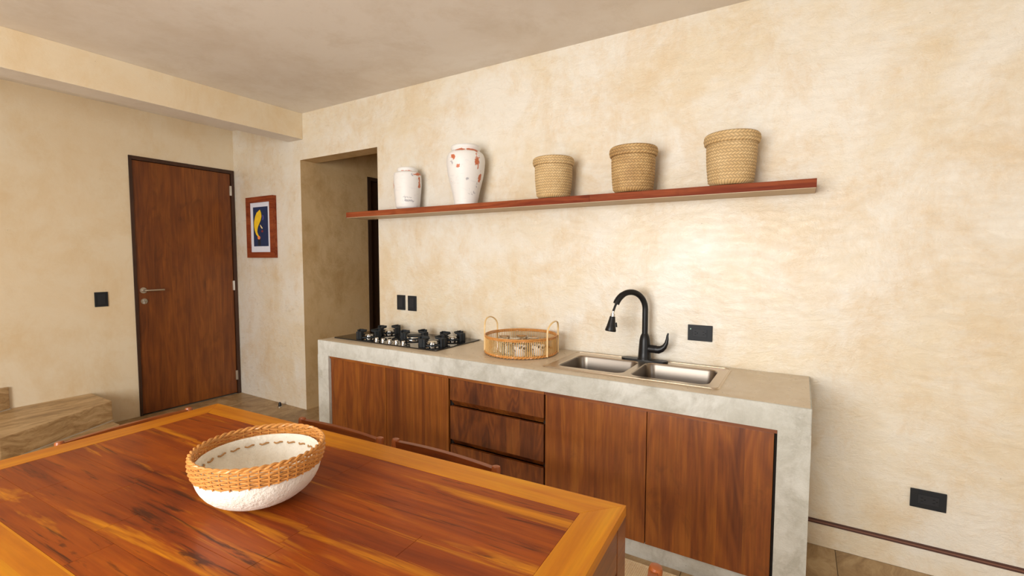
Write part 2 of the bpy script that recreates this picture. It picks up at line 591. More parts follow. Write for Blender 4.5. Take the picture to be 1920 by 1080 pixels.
def mat_pulp():
    t = NT('white_paper_pulp')
    v = t.tc.outputs['Object']
    n = t.noise(v, 85, 5, 0.6, 0.3)
    n2 = t.noise(v, 25, 4, 0.6, 0.3)
    t.l(t.mix(t.fr(n2, 0.35, 0.7), (0.80, 0.74, 0.63), (0.86, 0.82, 0.73)), t.b.inputs['Base Color'])
    t.b.inputs['Roughness'].default_value = 0.9
    t.bump(n, 0.8, 0.006)
    return t.m


M_pulp = mat_pulp()


def mat_glass(name, tint=(1, 1, 1)):
    t = NT(name)
    t.b.inputs['Base Color'].default_value = (*tint, 1)
    t.b.inputs['Transmission Weight'].default_value = 1.0
    t.b.inputs['Roughness'].default_value = 0.03
    t.b.inputs['IOR'].default_value = 1.45
    return t.m


M_glass = mat_glass('clear_glass', (0.97, 0.99, 0.98))


def mat_pattern():
    t = NT('black_white_glaze')
    v = t.tc.outputs['Object']
    wv = t.n('ShaderNodeTexVoronoi', feature='DISTANCE_TO_EDGE')
    wv.inputs['Scale'].default_value = 55
    t.l(v, wv.inputs['Vector'])
    ck = t.noise(v, 30, 1)
    col = t.mix(t.fr(wv.outputs['Distance'], 0.10, 0.14), (0.80, 0.78, 0.74), (0.03, 0.035, 0.05))
    t.l(t.mix(t.fr(ck, 0.48, 0.52), col, (0.80, 0.78, 0.74)), t.b.inputs['Base Color'])
    t.b.inputs['Roughness'].default_value = 0.3
    return t.m


M_patt = mat_pattern()


def mat_jute():
    t = NT('woven_jute')
    v = t.tc.outputs['Object']
    n = t.noise(t.scaled(v, (60, 160, 1)), 1.0, 3, 0.6)
    n2 = t.noise(v, 6, 3)
    col = t.mix(t.fr(n, 0.3, 0.7), (0.78, 0.60, 0.36), (0.92, 0.80, 0.58))
    col = t.mix(t.fr(n2, 0.4, 0.7, 0, 0.3), col, (0.70, 0.52, 0.30))
    t.l(col, t.b.inputs['Base Color'])
    t.b.inputs['Roughness'].default_value = 0.9
    return t.m


M_jute = mat_jute()
M_seat = flat('woven_seat', (0.62, 0.44, 0.22), 0.8, var=0.3, vscale=120)

# ================================================================ the setting
XD = -5.135      # door wall
XR = 2.5         # right wall
YB = -5.2        # wall behind the camera
ZC = 2.778       # ceiling
X0, X1, ZJ = -4.010, -2.996, 2.360   # corridor opening
WT = 0.165


def struct(name, bm, m, label=None, **k):
    o = link(name, bm, m, **k)
    o['kind'] = 'structure'
    if label: o['label'] = label
    return o


# kitchen wall with the corridor opening
bm = bmesh.new()
box(bm, XD - 0.15, X0, 0, WT, 0, ZC + 0.12)
box(bm, X0, X1, 0, WT, ZJ, ZC + 0.12)
box(bm, X1, XR + 0.15, 0, WT, 0, ZC + 0.12)
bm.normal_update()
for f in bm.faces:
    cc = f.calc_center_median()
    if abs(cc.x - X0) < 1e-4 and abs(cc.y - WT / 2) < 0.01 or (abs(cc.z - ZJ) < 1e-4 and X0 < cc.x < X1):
        f.material_index = 1  # reveal and soffit take darker corridor plaster, standing for the weaker light there
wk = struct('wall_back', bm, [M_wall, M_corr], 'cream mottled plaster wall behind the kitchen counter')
# door wall
bm = bmesh.new()
DY0, DY1, DZ = -0.921, -0.005, 2.365
box(bm, XD - 0.15, XD, YB - 0.15, DY0, 0, ZC + 0.12)
box(bm, XD - 0.15, XD, DY0, DY1, DZ, ZC + 0.12)
box(bm, XD - 0.15, XD, DY1, 0.0, 0, ZC + 0.12)
struct('wall_left', bm, M_wall2, 'beige plaster wall with the wooden door in it')
# wall behind the camera with a window opening
bm = bmesh.new()
WX0, WX1, WZ0, WZ1 = -2.70, 0.10, 0.45, 2.55
box(bm, XD, WX0, YB - 0.15, YB, 0, ZC)
box(bm, WX1, XR, YB - 0.15, YB, 0, ZC)
box(bm, WX0, WX1, YB - 0.15, YB, 0, WZ0)
box(bm, WX0, WX1, YB - 0.15, YB, WZ1, ZC)
struct('wall_front', bm, M_wall2)
# right wall, with an opening added for the side fill lamp
bm = bmesh.new()
box(bm, XR, XR + 0.15, YB - 0.15, -4.4, 0, ZC)
box(bm, XR, XR + 0.15, -2.2, 0, 0, ZC)
box(bm, XR, XR + 0.15, -4.4, -2.2, 0, 0.35)
box(bm, XR, XR + 0.15, -4.4, -2.2, 2.4, ZC)
struct('wall_right', bm, M_wall2)
# frames in the window behind the camera and in the added side opening
wf = bmesh.new()
for x in (WX0, -1.32, WX1 - 0.05):
    box(wf, x, x + 0.05, YB - 0.12, YB - 0.06, WZ0, WZ1)
for z in (WZ0, WZ1 - 0.05):
    box(wf, WX0, WX1, YB - 0.12, YB - 0.06, z, z + 0.05)
struct('window_1', wf, M_brown)
wf = bmesh.new()
for y in (-4.4, -3.32, -2.25):
    box(wf, XR + 0.05, XR + 0.11, y, y + 0.05, 0.35, 2.4)
for z in (0.35, 2.35):
    box(wf, XR + 0.05, XR + 0.11, -4.4, -2.2, z, z + 0.05)
struct('side_fill_window', wf, M_brown)

# ceiling and beam
struct('ceiling', bx(XD, XR, YB, 0, ZC, ZC + 0.12), M_ceil, 'smooth grey-brown cement ceiling')
bm = bx(-4.172, -3.964, YB, 0, 2.544, ZC, bev=0.004)
for f in bm.faces:
    if f.normal.z < -0.9 or (f.calc_center_median().z < 2.55 and abs(f.normal.z) > 0.7):
        f.material_index = 1
bm.normal_update()
for f in bm.faces:
    f.material_index = 1 if f.calc_center_median().z < 2.546 else 0
struct('trim_1', bm, [M_wall2, M_ceil], 'plastered ceiling beam crossing the room')

# corridor behind the opening
bm = bmesh.new()
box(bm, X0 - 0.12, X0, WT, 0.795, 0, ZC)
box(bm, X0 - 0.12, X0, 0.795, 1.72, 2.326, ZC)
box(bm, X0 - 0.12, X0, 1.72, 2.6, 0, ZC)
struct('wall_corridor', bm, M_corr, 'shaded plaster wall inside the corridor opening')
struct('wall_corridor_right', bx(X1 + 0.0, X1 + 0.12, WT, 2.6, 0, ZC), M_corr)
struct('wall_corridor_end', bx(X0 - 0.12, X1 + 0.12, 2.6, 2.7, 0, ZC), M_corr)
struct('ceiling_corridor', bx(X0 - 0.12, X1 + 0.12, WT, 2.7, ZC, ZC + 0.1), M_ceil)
d2 = struct('door_2', bx(X0 - 0.075, X0 - 0.035, 0.84, 1.68, 0.01, 2.285), M_brown, 'dark brown door seen edge-on inside the corridor')
fr2 = bmesh.new()
box(fr2, X0 - 0.10, X0 + 0.006, 0.797, 0.838, 0.0, 2.324)
box(fr2, X0 - 0.10, X0 + 0.006, 1.682, 1.718, 0.0, 2.324)
box(fr2, X0 - 0.10, X0 + 0.006, 0.838, 1.682, 2.288, 2.324)
link('door_frame', fr2, M_brown, d2)

# floor: slab and travertine tiles
fl = struct('floor', bx(XD - 0.15, XR + 0.15, YB - 0.15, 2.7, -0.12, -0.008), M_grout, 'brown and beige travertine tiled floor')
TP = 0.62
tile_me = None
tx = 0.19 - TP * 9
tiles = []
gx0, gy1 = 0.19, 0.0
nt = 0
for i in range(-9, 4):
    xa = gx0 + i * TP
    xb_ = xa + TP
    xa, xb_ = max(xa, XD), min(xb_, XR)
    if xb_ - xa < 0.02: continue
    for j in range(-9, 5):
        ya = j * TP - 0.0 + 0.21 * (i % 2)
        yb2 = ya + TP
        inside = (yb2 <= 0.0 + 0.001)
        cor = (xb_ > X0 and xa < X1 and ya < 2.6)
        y0_, y1_ = max(ya, YB), min(yb2, 2.6)
        x0_, x1_ = xa, xb_
        if y0_ >= 0.0 or (y1_ > 0.0 and True):
            if not (xb_ > X0 and xa < X1):
                y1_ = min(y1_, 0.0)
            elif y0_ >= 0:
                x0_, x1_ = max(xa, X0), min(xb_, X1)
        if y1_ - y0_ < 0.02 or x1_ - x0_ < 0.02: continue
        if y0_ >= 0.0 and not (x0_ >= X0 - 1e-6 and x1_ <= X1 + 1e-6): continue
        g = 0.0012
        link('tile', bx(x0_ + g, x1_ - g, y0_ + g, y1_ - g, -0.008, 0.0, bev=0.0012, seg=1), M_trav, fl)
        nt += 1

# thin double inlay line above the skirting of the kitchen wall
tr = bmesh.new()
box(tr, 0.02, XR, -0.005, 0.004, 0.128, 0.137, bev=0.002)
box(tr, 0.02, XR, -0.005, 0.004, 0.114, 0.121, bev=0.002)
box(tr, 0.02, XR, -0.0022, 0.004, 0.119, 0.130, mi=1)
struct('trim_2', tr, [flat('inlay_dark', (0.075, 0.028, 0.018), 0.6), flat('inlay_light', (0.22, 0.095, 0.06), 0.6)], 'thin dark wooden double line low on the wall')

# unseen dark blocks added behind the two doors to keep daylight out
struct('door_light_block', bx(XD - 0.30, XD - 0.151, -1.1, 0.1, -0.1, ZC), M_brown)
struct('corridor_light_block', bx(X0 - 0.30, X0 - 0.125, 0.7, 1.8, -0.1, ZC), M_brown)
# ---------------------------------------------------------------- entrance door
d1 = bpy.data.objects.new('door_1', None)
d1.location = (XD, -0.46, 0)
COL.objects.link(d1)
ORG['door_1'] = Vector(d1.location)
d1['kind'] = 'structure'
d1['label'] = 'tall flush reddish-brown wooden door with steel lever handle'
bm = bmesh.new()
box(bm, XD - 0.10, XD + 0.010, DY0 + 0.001, DY0 + 0.022, 0, DZ - 0.001)
box(bm, XD - 0.10, XD + 0.010, DY1 - 0.032, DY1 - 0.001, 0, DZ - 0.001)
box(bm, XD - 0.10, XD + 0.010, DY0 + 0.022, DY1 - 0.032, DZ - 0.034, DZ - 0.001)
link('door_frame', bm, M_frame, d1)
panel = link('door_panel', bx(XD - 0.045, XD - 0.004, DY0 + 0.026, DY1 - 0.036, 0.012, DZ - 0.038, bev=0.002), M_door, d1)
for z in (2.154, 1.162, 0.201):
    bm = bmesh.new()
    box(bm, XD - 0.006, XD + 0.006, -0.053, -0.026, z - 0.05, z + 0.05, bev=0.002)
    tube(bm, [(XD + 0.006, -0.038, z - 0.05), (XD + 0.006, -0.038, z + 0.05)], 0.007, 8)
    link('hinge', bm, M_steel, d1, smooth=True)
bm = bmesh.new()
HY, HZ = -0.852, 1.155
tube(bm, [(XD - 0.004, HY, HZ), (XD + 0.006, HY, HZ)], 0.027, 24)
tube(bm, [(XD + 0.004, HY, HZ), (XD + 0.040, HY, HZ), (XD + 0.050, HY + 0.006, HZ), (XD + 0.054, HY + 0.02, HZ), (XD + 0.054, HY + 0.148, HZ)],
     0.0095, 12)
link('door_handle', bm, M_steel, d1, smooth=True)
bm = bmesh.new()
tube(bm, [(XD - 0.004, HY + 0.003, HZ - 0.100), (XD + 0.006, HY + 0.003, HZ - 0.100)], 0.026, 24)
esc = link('lock_escutcheon', bm, M_steel, d1, smooth=True)
bm = bmesh.new()
tube(bm, [(XD + 0.006, HY + 0.003, HZ - 0.094), (XD + 0.016, HY + 0.003, HZ - 0.094)], 0.009, 14)
box(bm, XD + 0.006, XD + 0.014, HY - 0.001, HY + 0.007, HZ - 0.122, HZ - 0.096)
link('key_cylinder', bm, M_chrome, esc, smooth=True)

# ---------------------------------------------------------------- winder steps at the left
def step(pts, z0, z1, name='step', grout=None):
    o = link(name, prism(bmesh.new(), pts, z0, z1, bev=0.006), M_travs, stairs)
    return o


stairs = bpy.data.objects.new('trim_3', None)
stairs.location = (XD, -1.8, 0)
COL.objects.link(stairs)
ORG['trim_3'] = Vector(stairs.location)
stairs.name = 'stone_stairs'
ORG['stone_stairs'] = Vector(stairs.location)
tag(stairs, 'travertine winder steps rising along the wall left of the door', 'stairs')
s1 = [(XD + 0.001, -1.27), (-4.560, -1.27), (-4.20, -2.05), (-4.02, -2.9), (XD + 0.001, -2.9)]
s2 = [(XD + 0.001, -1.262), (-4.709, -1.262), (-4.331, -1.965), (-4.20, -2.9), (XD + 0.001, -2.9)]
s3 = [(XD + 0.001, -1.750), (-5.11, -1.753), (-4.62, -2.55), (-4.5, -2.9), (XD + 0.001, -2.9)]
step(s1, 0.0, 0.138)
step(s2, 0.144, 0.300)
step(s3, 0.306, 0.470)
bm = bmesh.new()
prism(bm, [(XD + 0.001, -1.258), (-4.704, -1.258), (-4.326, -1.962), (-4.195, -2.9), (XD + 0.001, -2.9)], 0.138, 0.144)
prism(bm, [(XD + 0.001, -1.746), (-5.106, -1.748), (-4.616, -2.548), (-4.495, -2.9), (XD + 0.001, -2.9)], 0.300, 0.306)
link('grout_joint', bm, M_grout, stairs)

# ---------------------------------------------------------------- door stop
t = thing('door_stop', 'small black rubber door stop on the floor by the corridor opening', 'door stop', (-4.305, -0.084, 0))
bm = bmesh.new()
lathe(bm, [(0, 0), (0.022, 0), (0.022, 0.006), (0.018, 0.010), (0, 0.010)], (-4.305, -0.084, 0), 20)
link('base_disc', bm, M_steel, t, smooth=True)
bm = bmesh.new()
lathe(bm, [(0, 0.010), (0.015, 0.010), (0.014, 0.03), (0.008, 0.046), (0, 0.05)], (-4.305, -0.084, 0), 20)
link('rubber_knob', bm, M_black, t, smooth=True)

# ================================================================ kitchen counter
CX0, CX1, CY, CZ = -2.986, 0.056, -0.6115, 0.860
IX0, IX1, IZ = -2.870, -0.061, 0.753
cnt = thing('concrete_counter', 'long grey cement kitchen counter with thick slab and end legs', 'counter', (-1.465, -0.3, 0))


def jitter(bm, amp=0.0015, sc=9):
    for v in bm.verts:
        n = mnoise.noise_vector(v.co * sc)
        v.co += n * amp


def grid_slab(bm, xs, ys, z0, z1, holes):
    """slab made of cells, leaving rectangular holes; with inner walls"""
    V = {}

    def vt(x, y, z):
        k = (round(x, 5), round(y, 5), round(z, 5))
        if k not in V: V[k] = bm.verts.new((x, y, z))
        return V[k]

    def solid(i, j):
        if i < 0 or j < 0 or i >= len(xs) - 1 or j >= len(ys) - 1: return False
        cx, cy = (xs[i] + xs[i + 1]) / 2, (ys[j] + ys[j + 1]) / 2
        return not any(h[0] < cx < h[1] and h[2] < cy < h[3] for h in holes)
    for i in range(len(xs) - 1):
        for j in range(len(ys) - 1):
            if not solid(i, j): continue
            a, b, c, d = xs[i], xs[i + 1], ys[j], ys[j + 1]
            f = bm.faces.new((vt(a, c, z1), vt(b, c, z1), vt(b, d, z1), vt(a, d, z1)))
            f.material_index = 1
            bm.faces.new((vt(a, c, z0), vt(a, d, z0), vt(b, d, z0), vt(b, c, z0)))
            for (ii, jj, q) in ((i - 1, j, (a, c, a, d)), (i + 1, j, (b, c, b, d)), (i, j - 1, (a, c, b, c)), (i, j + 1, (a, d, b, d))):
                if not solid(ii, jj):
                    bm.faces.new((vt(q[0], q[1], z0), vt(q[2], q[3], z0), vt(q[2], q[3], z1), vt(q[0], q[1], z1)))


B1 = (-1.140, -0.765, -0.462, -0.128)
B2 = (-0.730, -0.350, -0.466, -0.124)
HOLE = (B1[0] - 0.012, B2[1] + 0.012, -0.478, -0.112)
bm = bmesh.new()
xs = sorted({round(q, 4) for q in {CX0, CX1, HOLE[0], HOLE[1]} | {CX0 + (CX1 - CX0) * k / 24 for k in range(25)}})
ys = sorted({CY, -0.003, HOLE[2], HOLE[3], -0.54, -0.05, -0.3})
grid_slab(bm, xs, ys, IZ, CZ, [HOLE])
bmesh.ops.recalc_face_normals(bm, faces=bm.faces)
es = [e for e in bm.edges if len(e.link_faces) == 2 and e.calc_face_angle(0) > 1.2 and max(e.verts[0].co.z, e.verts[1].co.z) > IZ + 0.01 and
      (abs(e.verts[0].co.y - CY) < 1e-4 and abs(e.verts[1].co.y - CY) < 1e-4 or
       abs(e.verts[0].co.x - CX1) < 1e-4 and abs(e.verts[1].co.x - CX1) < 1e-4 or
       abs(e.verts[0].co.x - CX0) < 1e-4 and abs(e.verts[1].co.x - CX0) < 1e-4)]
for v in bm.verts:
    if v.co.z > IZ + 0.01:
        n = mnoise.noise_vector(v.co * 5)
        if abs(v.co.y - CY) < 1e-4: v.co.y += n.y * 0.0025
        if v.co.z > 0.8 and abs(v.co.y - CY) < 0.003: v.co.z += n.z * 0.002
bmesh.ops.bevel(bm, geom=es, offset=0.006, segments=3, affect='EDGES', profile=0.5)
link('countertop', bm, [M_conc, M_ctop], cnt, smooth=True, angle=50)
for a, b in ((CX0, IX0), (IX1, CX1)):
    bm = bmesh.new()
    box(bm, a, b, CY, -0.003, 0, IZ)
    link('side_leg', bm, M_conc, cnt)
link('plinth', bx(IX0, IX1, -0.575, -0.08, 0, 0.086), M_conc, cnt)

# ---- cabinets
FY = -0.592     # door faces
ZT, ZB = 0.735, 0.0885


def cab(name, label, x0, x1):
    t = thing(name, label, 'cabinet', ((x0 + x1) / 2, -0.3, 0.0865))
    bm = bmesh.new()
    box(bm, x0 + 0.001, x0 + 0.017, -0.570, -0.06, 0.087, IZ - 0.019)
    box(bm, x1 - 0.017, x1 - 0.001, -0.570, -0.06, 0.087, IZ - 0.019)
    box(bm, x0 + 0.017, x1 - 0.017, -0.569, -0.06, 0.087, 0.103)
    box(bm, x0 + 0.017, x1 - 0.017, -0.075, -0.06, 0.103, IZ - 0.019)
    link('carcass', bm, M_dark, t)
    link('top_rail', bx(x0, x1, -0.600, -0.05, IZ - 0.0185, IZ - 0.001), M_rail, t)
    return t


def cdoor(t, x0, x1, m):
    return link('door', bx(x0, x1, FY, FY + 0.019, ZB, ZT - 0.0035, bev=0.0012), m, t)


c1 = cab('cabinet', 'two-door wooden cabinet under the hob, leftmost in the counter', IX0 + 0.001, -1.787)
cdoor(c1, -2.866, -2.317, M_cab)
cdoor(c1, -2.313, -1.790, M_cab2)
c2 = cab('drawer_cabinet', 'dark wooden cabinet of three drawers in the middle of the counter', -1.785, -1.138)
for z0, z1 in ((0.603, ZT - 0.0035), (0.364, 0.566), (ZB, 0.330)):
    dr = link('drawer', bx(-1.776, -1.144, FY, FY + 0.019, z0, z1, bev=0.0012), M_draw, c2)
for z0, z1 in ((0.566, 0.603), (0.330, 0.364)):
    bm = bmesh.new()   # bevelled finger channel between drawers
    pts = [(FY + 0.030, z0 + 0.001), (FY + 0.030, z1 - 0.001), (FY + 0.004, z1 - 0.001), (FY + 0.024, z0 + 0.012)]
    A = [bm.verts.new((-1.772, p[0], p[1])) for p in pts]
    Bq = [bm.verts.new((-1.148, p[0], p[1])) for p in pts]
    bm.faces.new(A); bm.faces.new(Bq[::-1])
    for i in range(4): bm.faces.new((A[i], Bq[i], Bq[(i + 1) % 4], A[(i + 1) % 4]))
    link('finger_channel', bm, M_draw, c2)
c3 = cab('sink_cabinet', 'two-door wooden cabinet under the sink, at the right end', -1.136, IX1 - 0.001)
cdoor(c3, -1.133, -0.599, M_cab)
cdoor(c3, -0.595, -0.073, M_cab)

# ---------------------------------------------------------------- sink
sk = thing('kitchen_sink', 'double bowl stainless steel sink set in the counter', 'sink', (-0.75, -0.29, CZ))
SR = (-1.196, -0.300, -0.516, -0.046)
bm = bmesh.new()


def bowl_mesh(bm, b, depth, r0=0.045):
    cx, cy = (b[0] + b[1]) / 2, (b[2] + b[3]) / 2
    hx, hy = (b[1] - b[0]) / 2, (b[3] - b[2]) / 2
    lv = [(0.0, 0.0, 0.050), (0.003, -0.004, 0.050), (0.006, -0.012, 0.050), (0.012, -0.07, 0.05), (0.020, -depth + 0.03, 0.05),
          (0.028, -depth + 0.010, 0.05), (0.045, -depth, 0.05)]
    rings = []
    for ins, dz, r in lv:
        rings.append([bm.verts.new((p[0], p[1], CZ + 0.0045 + dz)) for p in rrect(cx, cy, hx - ins, hy - ins, r, 8)])
    n = len(rings[0])
    for q, (A, Bq) in enumerate(zip(rings, rings[1:])):
        for k in range(n):
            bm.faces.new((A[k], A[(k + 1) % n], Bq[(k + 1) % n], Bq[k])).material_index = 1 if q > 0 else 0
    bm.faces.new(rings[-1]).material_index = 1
    return rings[0]


def strip_between(bm, outer, inner):
    """fill between two closed loops of the same count"""
    n = len(outer)
    for k in range(n):
        bm.faces.new((outer[k], outer[(k + 1) % n], inner[(k + 1) % n], inner[k]))


# deck: each half is the ring between a rounded rectangle and its bowl
XM = (B1[1] + B2[0]) / 2
for (b, xa, xb_, nm) in ((B1, SR[0], XM, 'left'), (B2, XM, SR[1], 'right')):
    bm = bmesh.new()
    inner = bowl_mesh(bm, b, 0.19)
    cx, cy = (xa + xb_) / 2, (SR[2] + SR[3]) / 2
    hx, hy = (xb_ - xa) / 2, (SR[3] - SR[2]) / 2
    outer = []
    for (sx, sy, a0) in ((1, 1, 0), (-1, 1, 90), (-1, -1, 180), (1, -1, 270)):
        rr = 0.028 if ((nm == 'left' and sx < 0) or (nm == 'right' and sx > 0)) else 0.0005
        for k in range(9):
            a = radians(a0 + 90 * k / 8)
            outer.append(bm.verts.new((cx + sx * (hx - rr) + rr * cos(a), cy + sy * (hy - rr) + rr * sin(a), CZ + 0.0045)))
    strip_between(bm, outer, inner)
    lo = []
    for v in outer:
        d = Vector((v.co.x - XM, v.co.y - cy, 0)).normalized() * 0.004
        lo.append(bm.verts.new((v.co.x + (d.x if abs(v.co.x - XM) > 0.01 else 0), v.co.y + d.y, CZ + 0.0004)))
    n = len(outer)
    for k in range(n):
        if abs(outer[k].co.x - XM) < 0.002 and abs(outer[(k + 1) % n].co.x - XM) < 0.002: continue
        bm.faces.new((outer[k], outer[(k + 1) % n], lo[(k + 1) % n], lo[k]))
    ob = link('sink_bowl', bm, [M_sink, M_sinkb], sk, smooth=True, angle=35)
    bx_, by_ = (b[0] + b[1]) / 2, (b[2] + b[3]) / 2 + 0.03
    bm = bmesh.new()
    lathe(bm, [(0, 0.0015), (0.030, 0.0015), (0.040, 0.003), (0.042, 0.0)], (bx_, by_, CZ - 0.1853), 24)
    link('drain', bm, M_chrome, ob, smooth=True)
# raised outer lip
bm = bmesh.new()
loop = rrect((SR[0] + SR[1]) / 2, (SR[2] + SR[3]) / 2, (SR[1] - SR[0]) / 2 - 0.007, (SR[3] - SR[2]) / 2 - 0.005, 0.028, 8)
tube(bm, [(p[0], p[1], CZ + 0.0045) for p in loop], 0.0022, 6, closed=True)
link('rim_bead', bm, M_sink, sk, smooth=True)
link('sticker', bx(-0.400, -0.325, -0.110, -0.075, CZ + 0.0046, CZ + 0.0052), M_label, sk)['label'] = 'pale rectangular sticker'

# ---------------------------------------------------------------- faucet
FX, FYY = -0.755, -0.088
FZ = CZ + 0.005
fa = thing('kitchen_faucet', 'matte black gooseneck pull-down faucet standing behind the sink', 'faucet', (FX, FYY, FZ))
bm = prism(bmesh.new(), rrect(FX, FYY, 0.133, 0.030, 0.0298, 10), FZ, FZ + 0.009, bev=0.003)
link('base_plate', bm, M_black, fa, smooth=True)
bm = bmesh.new()
lathe(bm, [(0, 0.009), (0.0395, 0.009), (0.039, 0.014), (0.0365, 0.018), (0.0345, 0.05), (0.0325, 0.08), (0.0295, 0.12), (0.0245, 0.142), (0.0180, 0.156), (0, 0.157)],
      (FX, FYY, FZ), 32)
link('body', bm, M_black, fa, smooth=True, angle=50)
th = radians(41)
dv = Vector((-sin(th), -cos(th), 0))
base = Vector((FX, FYY, FZ))
path = [base + Vector((0, 0, 0.15 + 0.145 * k / 6)) for k in range(7)]
R_ = 0.098
cen = base + Vector((0, 0, 0.295)) + dv * R_
for k in range(1, 20):
    a = pi - radians(158) * k / 19
    path.append(cen + dv * (R_ * cos(a)) + Vector((0, 0, R_ * sin(a) * 1.04)))
bm = bmesh.new()
rad = [0.0165 if k < 21 else 0.0180 for k in range(len(path))]
tube(bm, path, rad, 18)
link('neck', bm, M_black, fa, smooth=True)
e = path[-1]
dirn = (path[-1] - path[-2]).normalized()
bm = bmesh.new()
hp = e + dirn * 0.040 + Vector((0, 0, -0.004))
tube(bm, [e - dirn * 0.005, e + dirn * 0.02, hp], 0.0065, 12)
link('hose', bm, M_black, fa, smooth=True)
hd = (Vector((-0.10, -0.10, -1))).normalized()
bm = bmesh.new()
tube(bm, [hp, hp + hd * 0.012, hp + hd * 0.014, hp + hd * 0.030], [0.006, 0.006, 0.0115, 0.0125], 16)
link('hose_collar', bm, M_chrome, fa, smooth=True)['label'] = 'chrome hose collar'
bm = bmesh.new()
h0 = hp + hd * 0.030
tube(bm, [h0, h0 + hd * 0.02, h0 + hd * 0.055, h0 + hd * 0.078, h0 + hd * 0.084], [0.015, 0.018, 0.025, 0.031, 0.029], 24)
sh = link('spray_head', bm, M_black, fa, smooth=True)
side = Vector((0.9, 0.25, 0)).normalized()
bm = bmesh.new()
tube(bm, [h0 + hd * 0.035 + side * 0.020, h0 + hd * 0.060 + side * 0.026], 0.009, 12)
link('spray_button', bm, M_black, sh, smooth=True)
bm = bmesh.new()
hz = FZ + 0.072
tube(bm, [(FX + 0.01, FYY, hz), (FX + 0.03, FYY, hz), (FX + 0.065, FYY - 0.002, hz)], 0.0225, 20)
link('lever_hub', bm, M_black, fa, smooth=True)
bm = bmesh.new()
lp = [(0.062, 0.0), (0.080, -0.001), (0.098, 0.006), (0.113, 0.020), (0.123, 0.040), (0.127, 0.062), (0.128, 0.082), (0.132, 0.098)]
tube(bm, [(FX + a, FYY - 0.006, hz + b) for a, b in lp], [0.0225, 0.0220, 0.0185, 0.0145, 0.0110, 0.0085, 0.0065, 0.004], 16, flat_=(1.0, 0.8))
link('lever', bm, M_black, fa, smooth=True)

# ---------------------------------------------------------------- hob
hb = thing('gas_hob', 'black glass gas hob with five burners on the counter', 'hob', (-2.455, -0.26, CZ))
HX0, HX1, HY0, HY1 = -2.947, -1.962, -0.500, -0.015
HT = CZ + 0.008
bm = prism(bmesh.new(), rrect((HX0 + HX1) / 2, (HY0 + HY1) / 2, (HX1 - HX0) / 2, (HY1 - HY0) / 2, 0.012, 4), CZ + 0.0005, HT, bev=0.002)
link('glass_plate', bm, M_glassblk, hb)
burn = [(-2.710, -0.375, 0.034, 0.112), (-2.735, -0.150, 0.040, 0.112), (-2.395, -0.235, 0.062, 0.135), (-2.120, -0.135, 0.034, 0.110),
        (-2.105, -0.370, 0.040, 0.120)]
for (x, y, r, g) in burn:
    bm = bmesh.new()
    lathe(bm, [(0, 0), (r * 1.35, 0), (r * 1.35, 0.003), (r * 1.05, 0.005), (r * 1.0, 0.016), (r * 0.9, 0.018), (0, 0.018)], (x, y, HT), 28)
    bb = link('burner', bm, M_chrome, hb, smooth=True, angle=30)
    bm = bmesh.new()
    lathe(bm, [(0, 0.018), (r * 0.80, 0.018), (r * 0.82, 0.021), (r * 0.78, 0.025), (r * 0.4, 0.0262), (0, 0.0265)], (x, y, HT), 28)
    link('burner_cap', bm, M_steel if r < 0.05 else M_iron, bb, smooth=True, angle=30)
    bm = bmesh.new()
    rr = g * 0.74
    # ring foot
    ring = [(x + rr * cos(2 * pi * k / 28), y + rr * sin(2 * pi * k / 28), HT + 0.012) for k in range(28)]
    tube(bm, ring, 0.0055, 6, closed=True)
    for q in range(4):
        a = q * pi / 2 + (pi / 4 if False else 0)
        ca, sa = cos(a), sin(a)

        def pt(u, v, z):
            return (x + ca * u - sa * v, y + sa * u + ca * v, z)
        # upright plate at the outer end of each arm
        prof = [(rr - 0.034, HT + 0.056), (rr + 0.014, HT + 0.056), (rr + 0.018, HT + 0.050), (rr + 0.018, HT + 0.0008), (rr - 0.004, HT + 0.0008),
                (rr - 0.006, HT + 0.040), (r * 0.75, HT + 0.046), (r * 0.7, HT + 0.056)]
        A = [bm.verts.new(pt(u, -0.004, z)) for u, z in prof]
        Bq = [bm.verts.new(pt(u, 0.004, z)) for u, z in prof]
        bm.faces.new(A); bm.faces.new(Bq[::-1])
        for i in range(len(prof)):
            bm.faces.new((A[i], Bq[i], Bq[(i + 1) % len(prof)], A[(i + 1) % len(prof)]))
        # broad corner block
        blk = [(rr + 0.002, -0.025), (rr + 0.014, -0.025), (rr + 0.014, 0.025), (rr + 0.002, 0.025)]
        lo = [bm.verts.new(pt(u, v, HT + 0.0010)) for u, v in blk]
        hi = [bm.verts.new(pt(u, v, HT + 0.053)) for u, v in blk]
        bm.faces.new(lo[::-1]); bm.faces.new(hi)
        for i in range(4): bm.faces.new((lo[i], lo[(i + 1) % 4], hi[(i + 1) % 4], hi[i]))
    link('pan_support', bm, M_iron, hb, smooth=False)
for k in range(5):
    x = -2.545 + k * 0.064
    y = -0.455
    bm = bmesh.new()
    lathe(bm, [(0, 0), (0.019, 0), (0.019, 0.003), (0.0135, 0.005), (0.0125, 0.024), (0.011, 0.026), (0, 0.026)], (x, y, HT), 22)
    kn = link('knob', bm, M_chrome, hb, smooth=True, angle=35)
    bm = bmesh.new()
    box(bm, x - 0.0045, x + 0.0045, y - 0.0125, y + 0.0125, HT + 0.0262, HT + 0.033, bev=0.001)
    link('knob_grip', bm, M_black, kn)

# ---------------------------------------------------------------- rattan tray
TC = Vector((-1.490, -0.240, CZ + 0.001))
tr_ = thing('rattan_tray', 'round open rattan tray with two arched handles beside the hob', 'tray', TC)
TR, TH = 0.222, 0.115


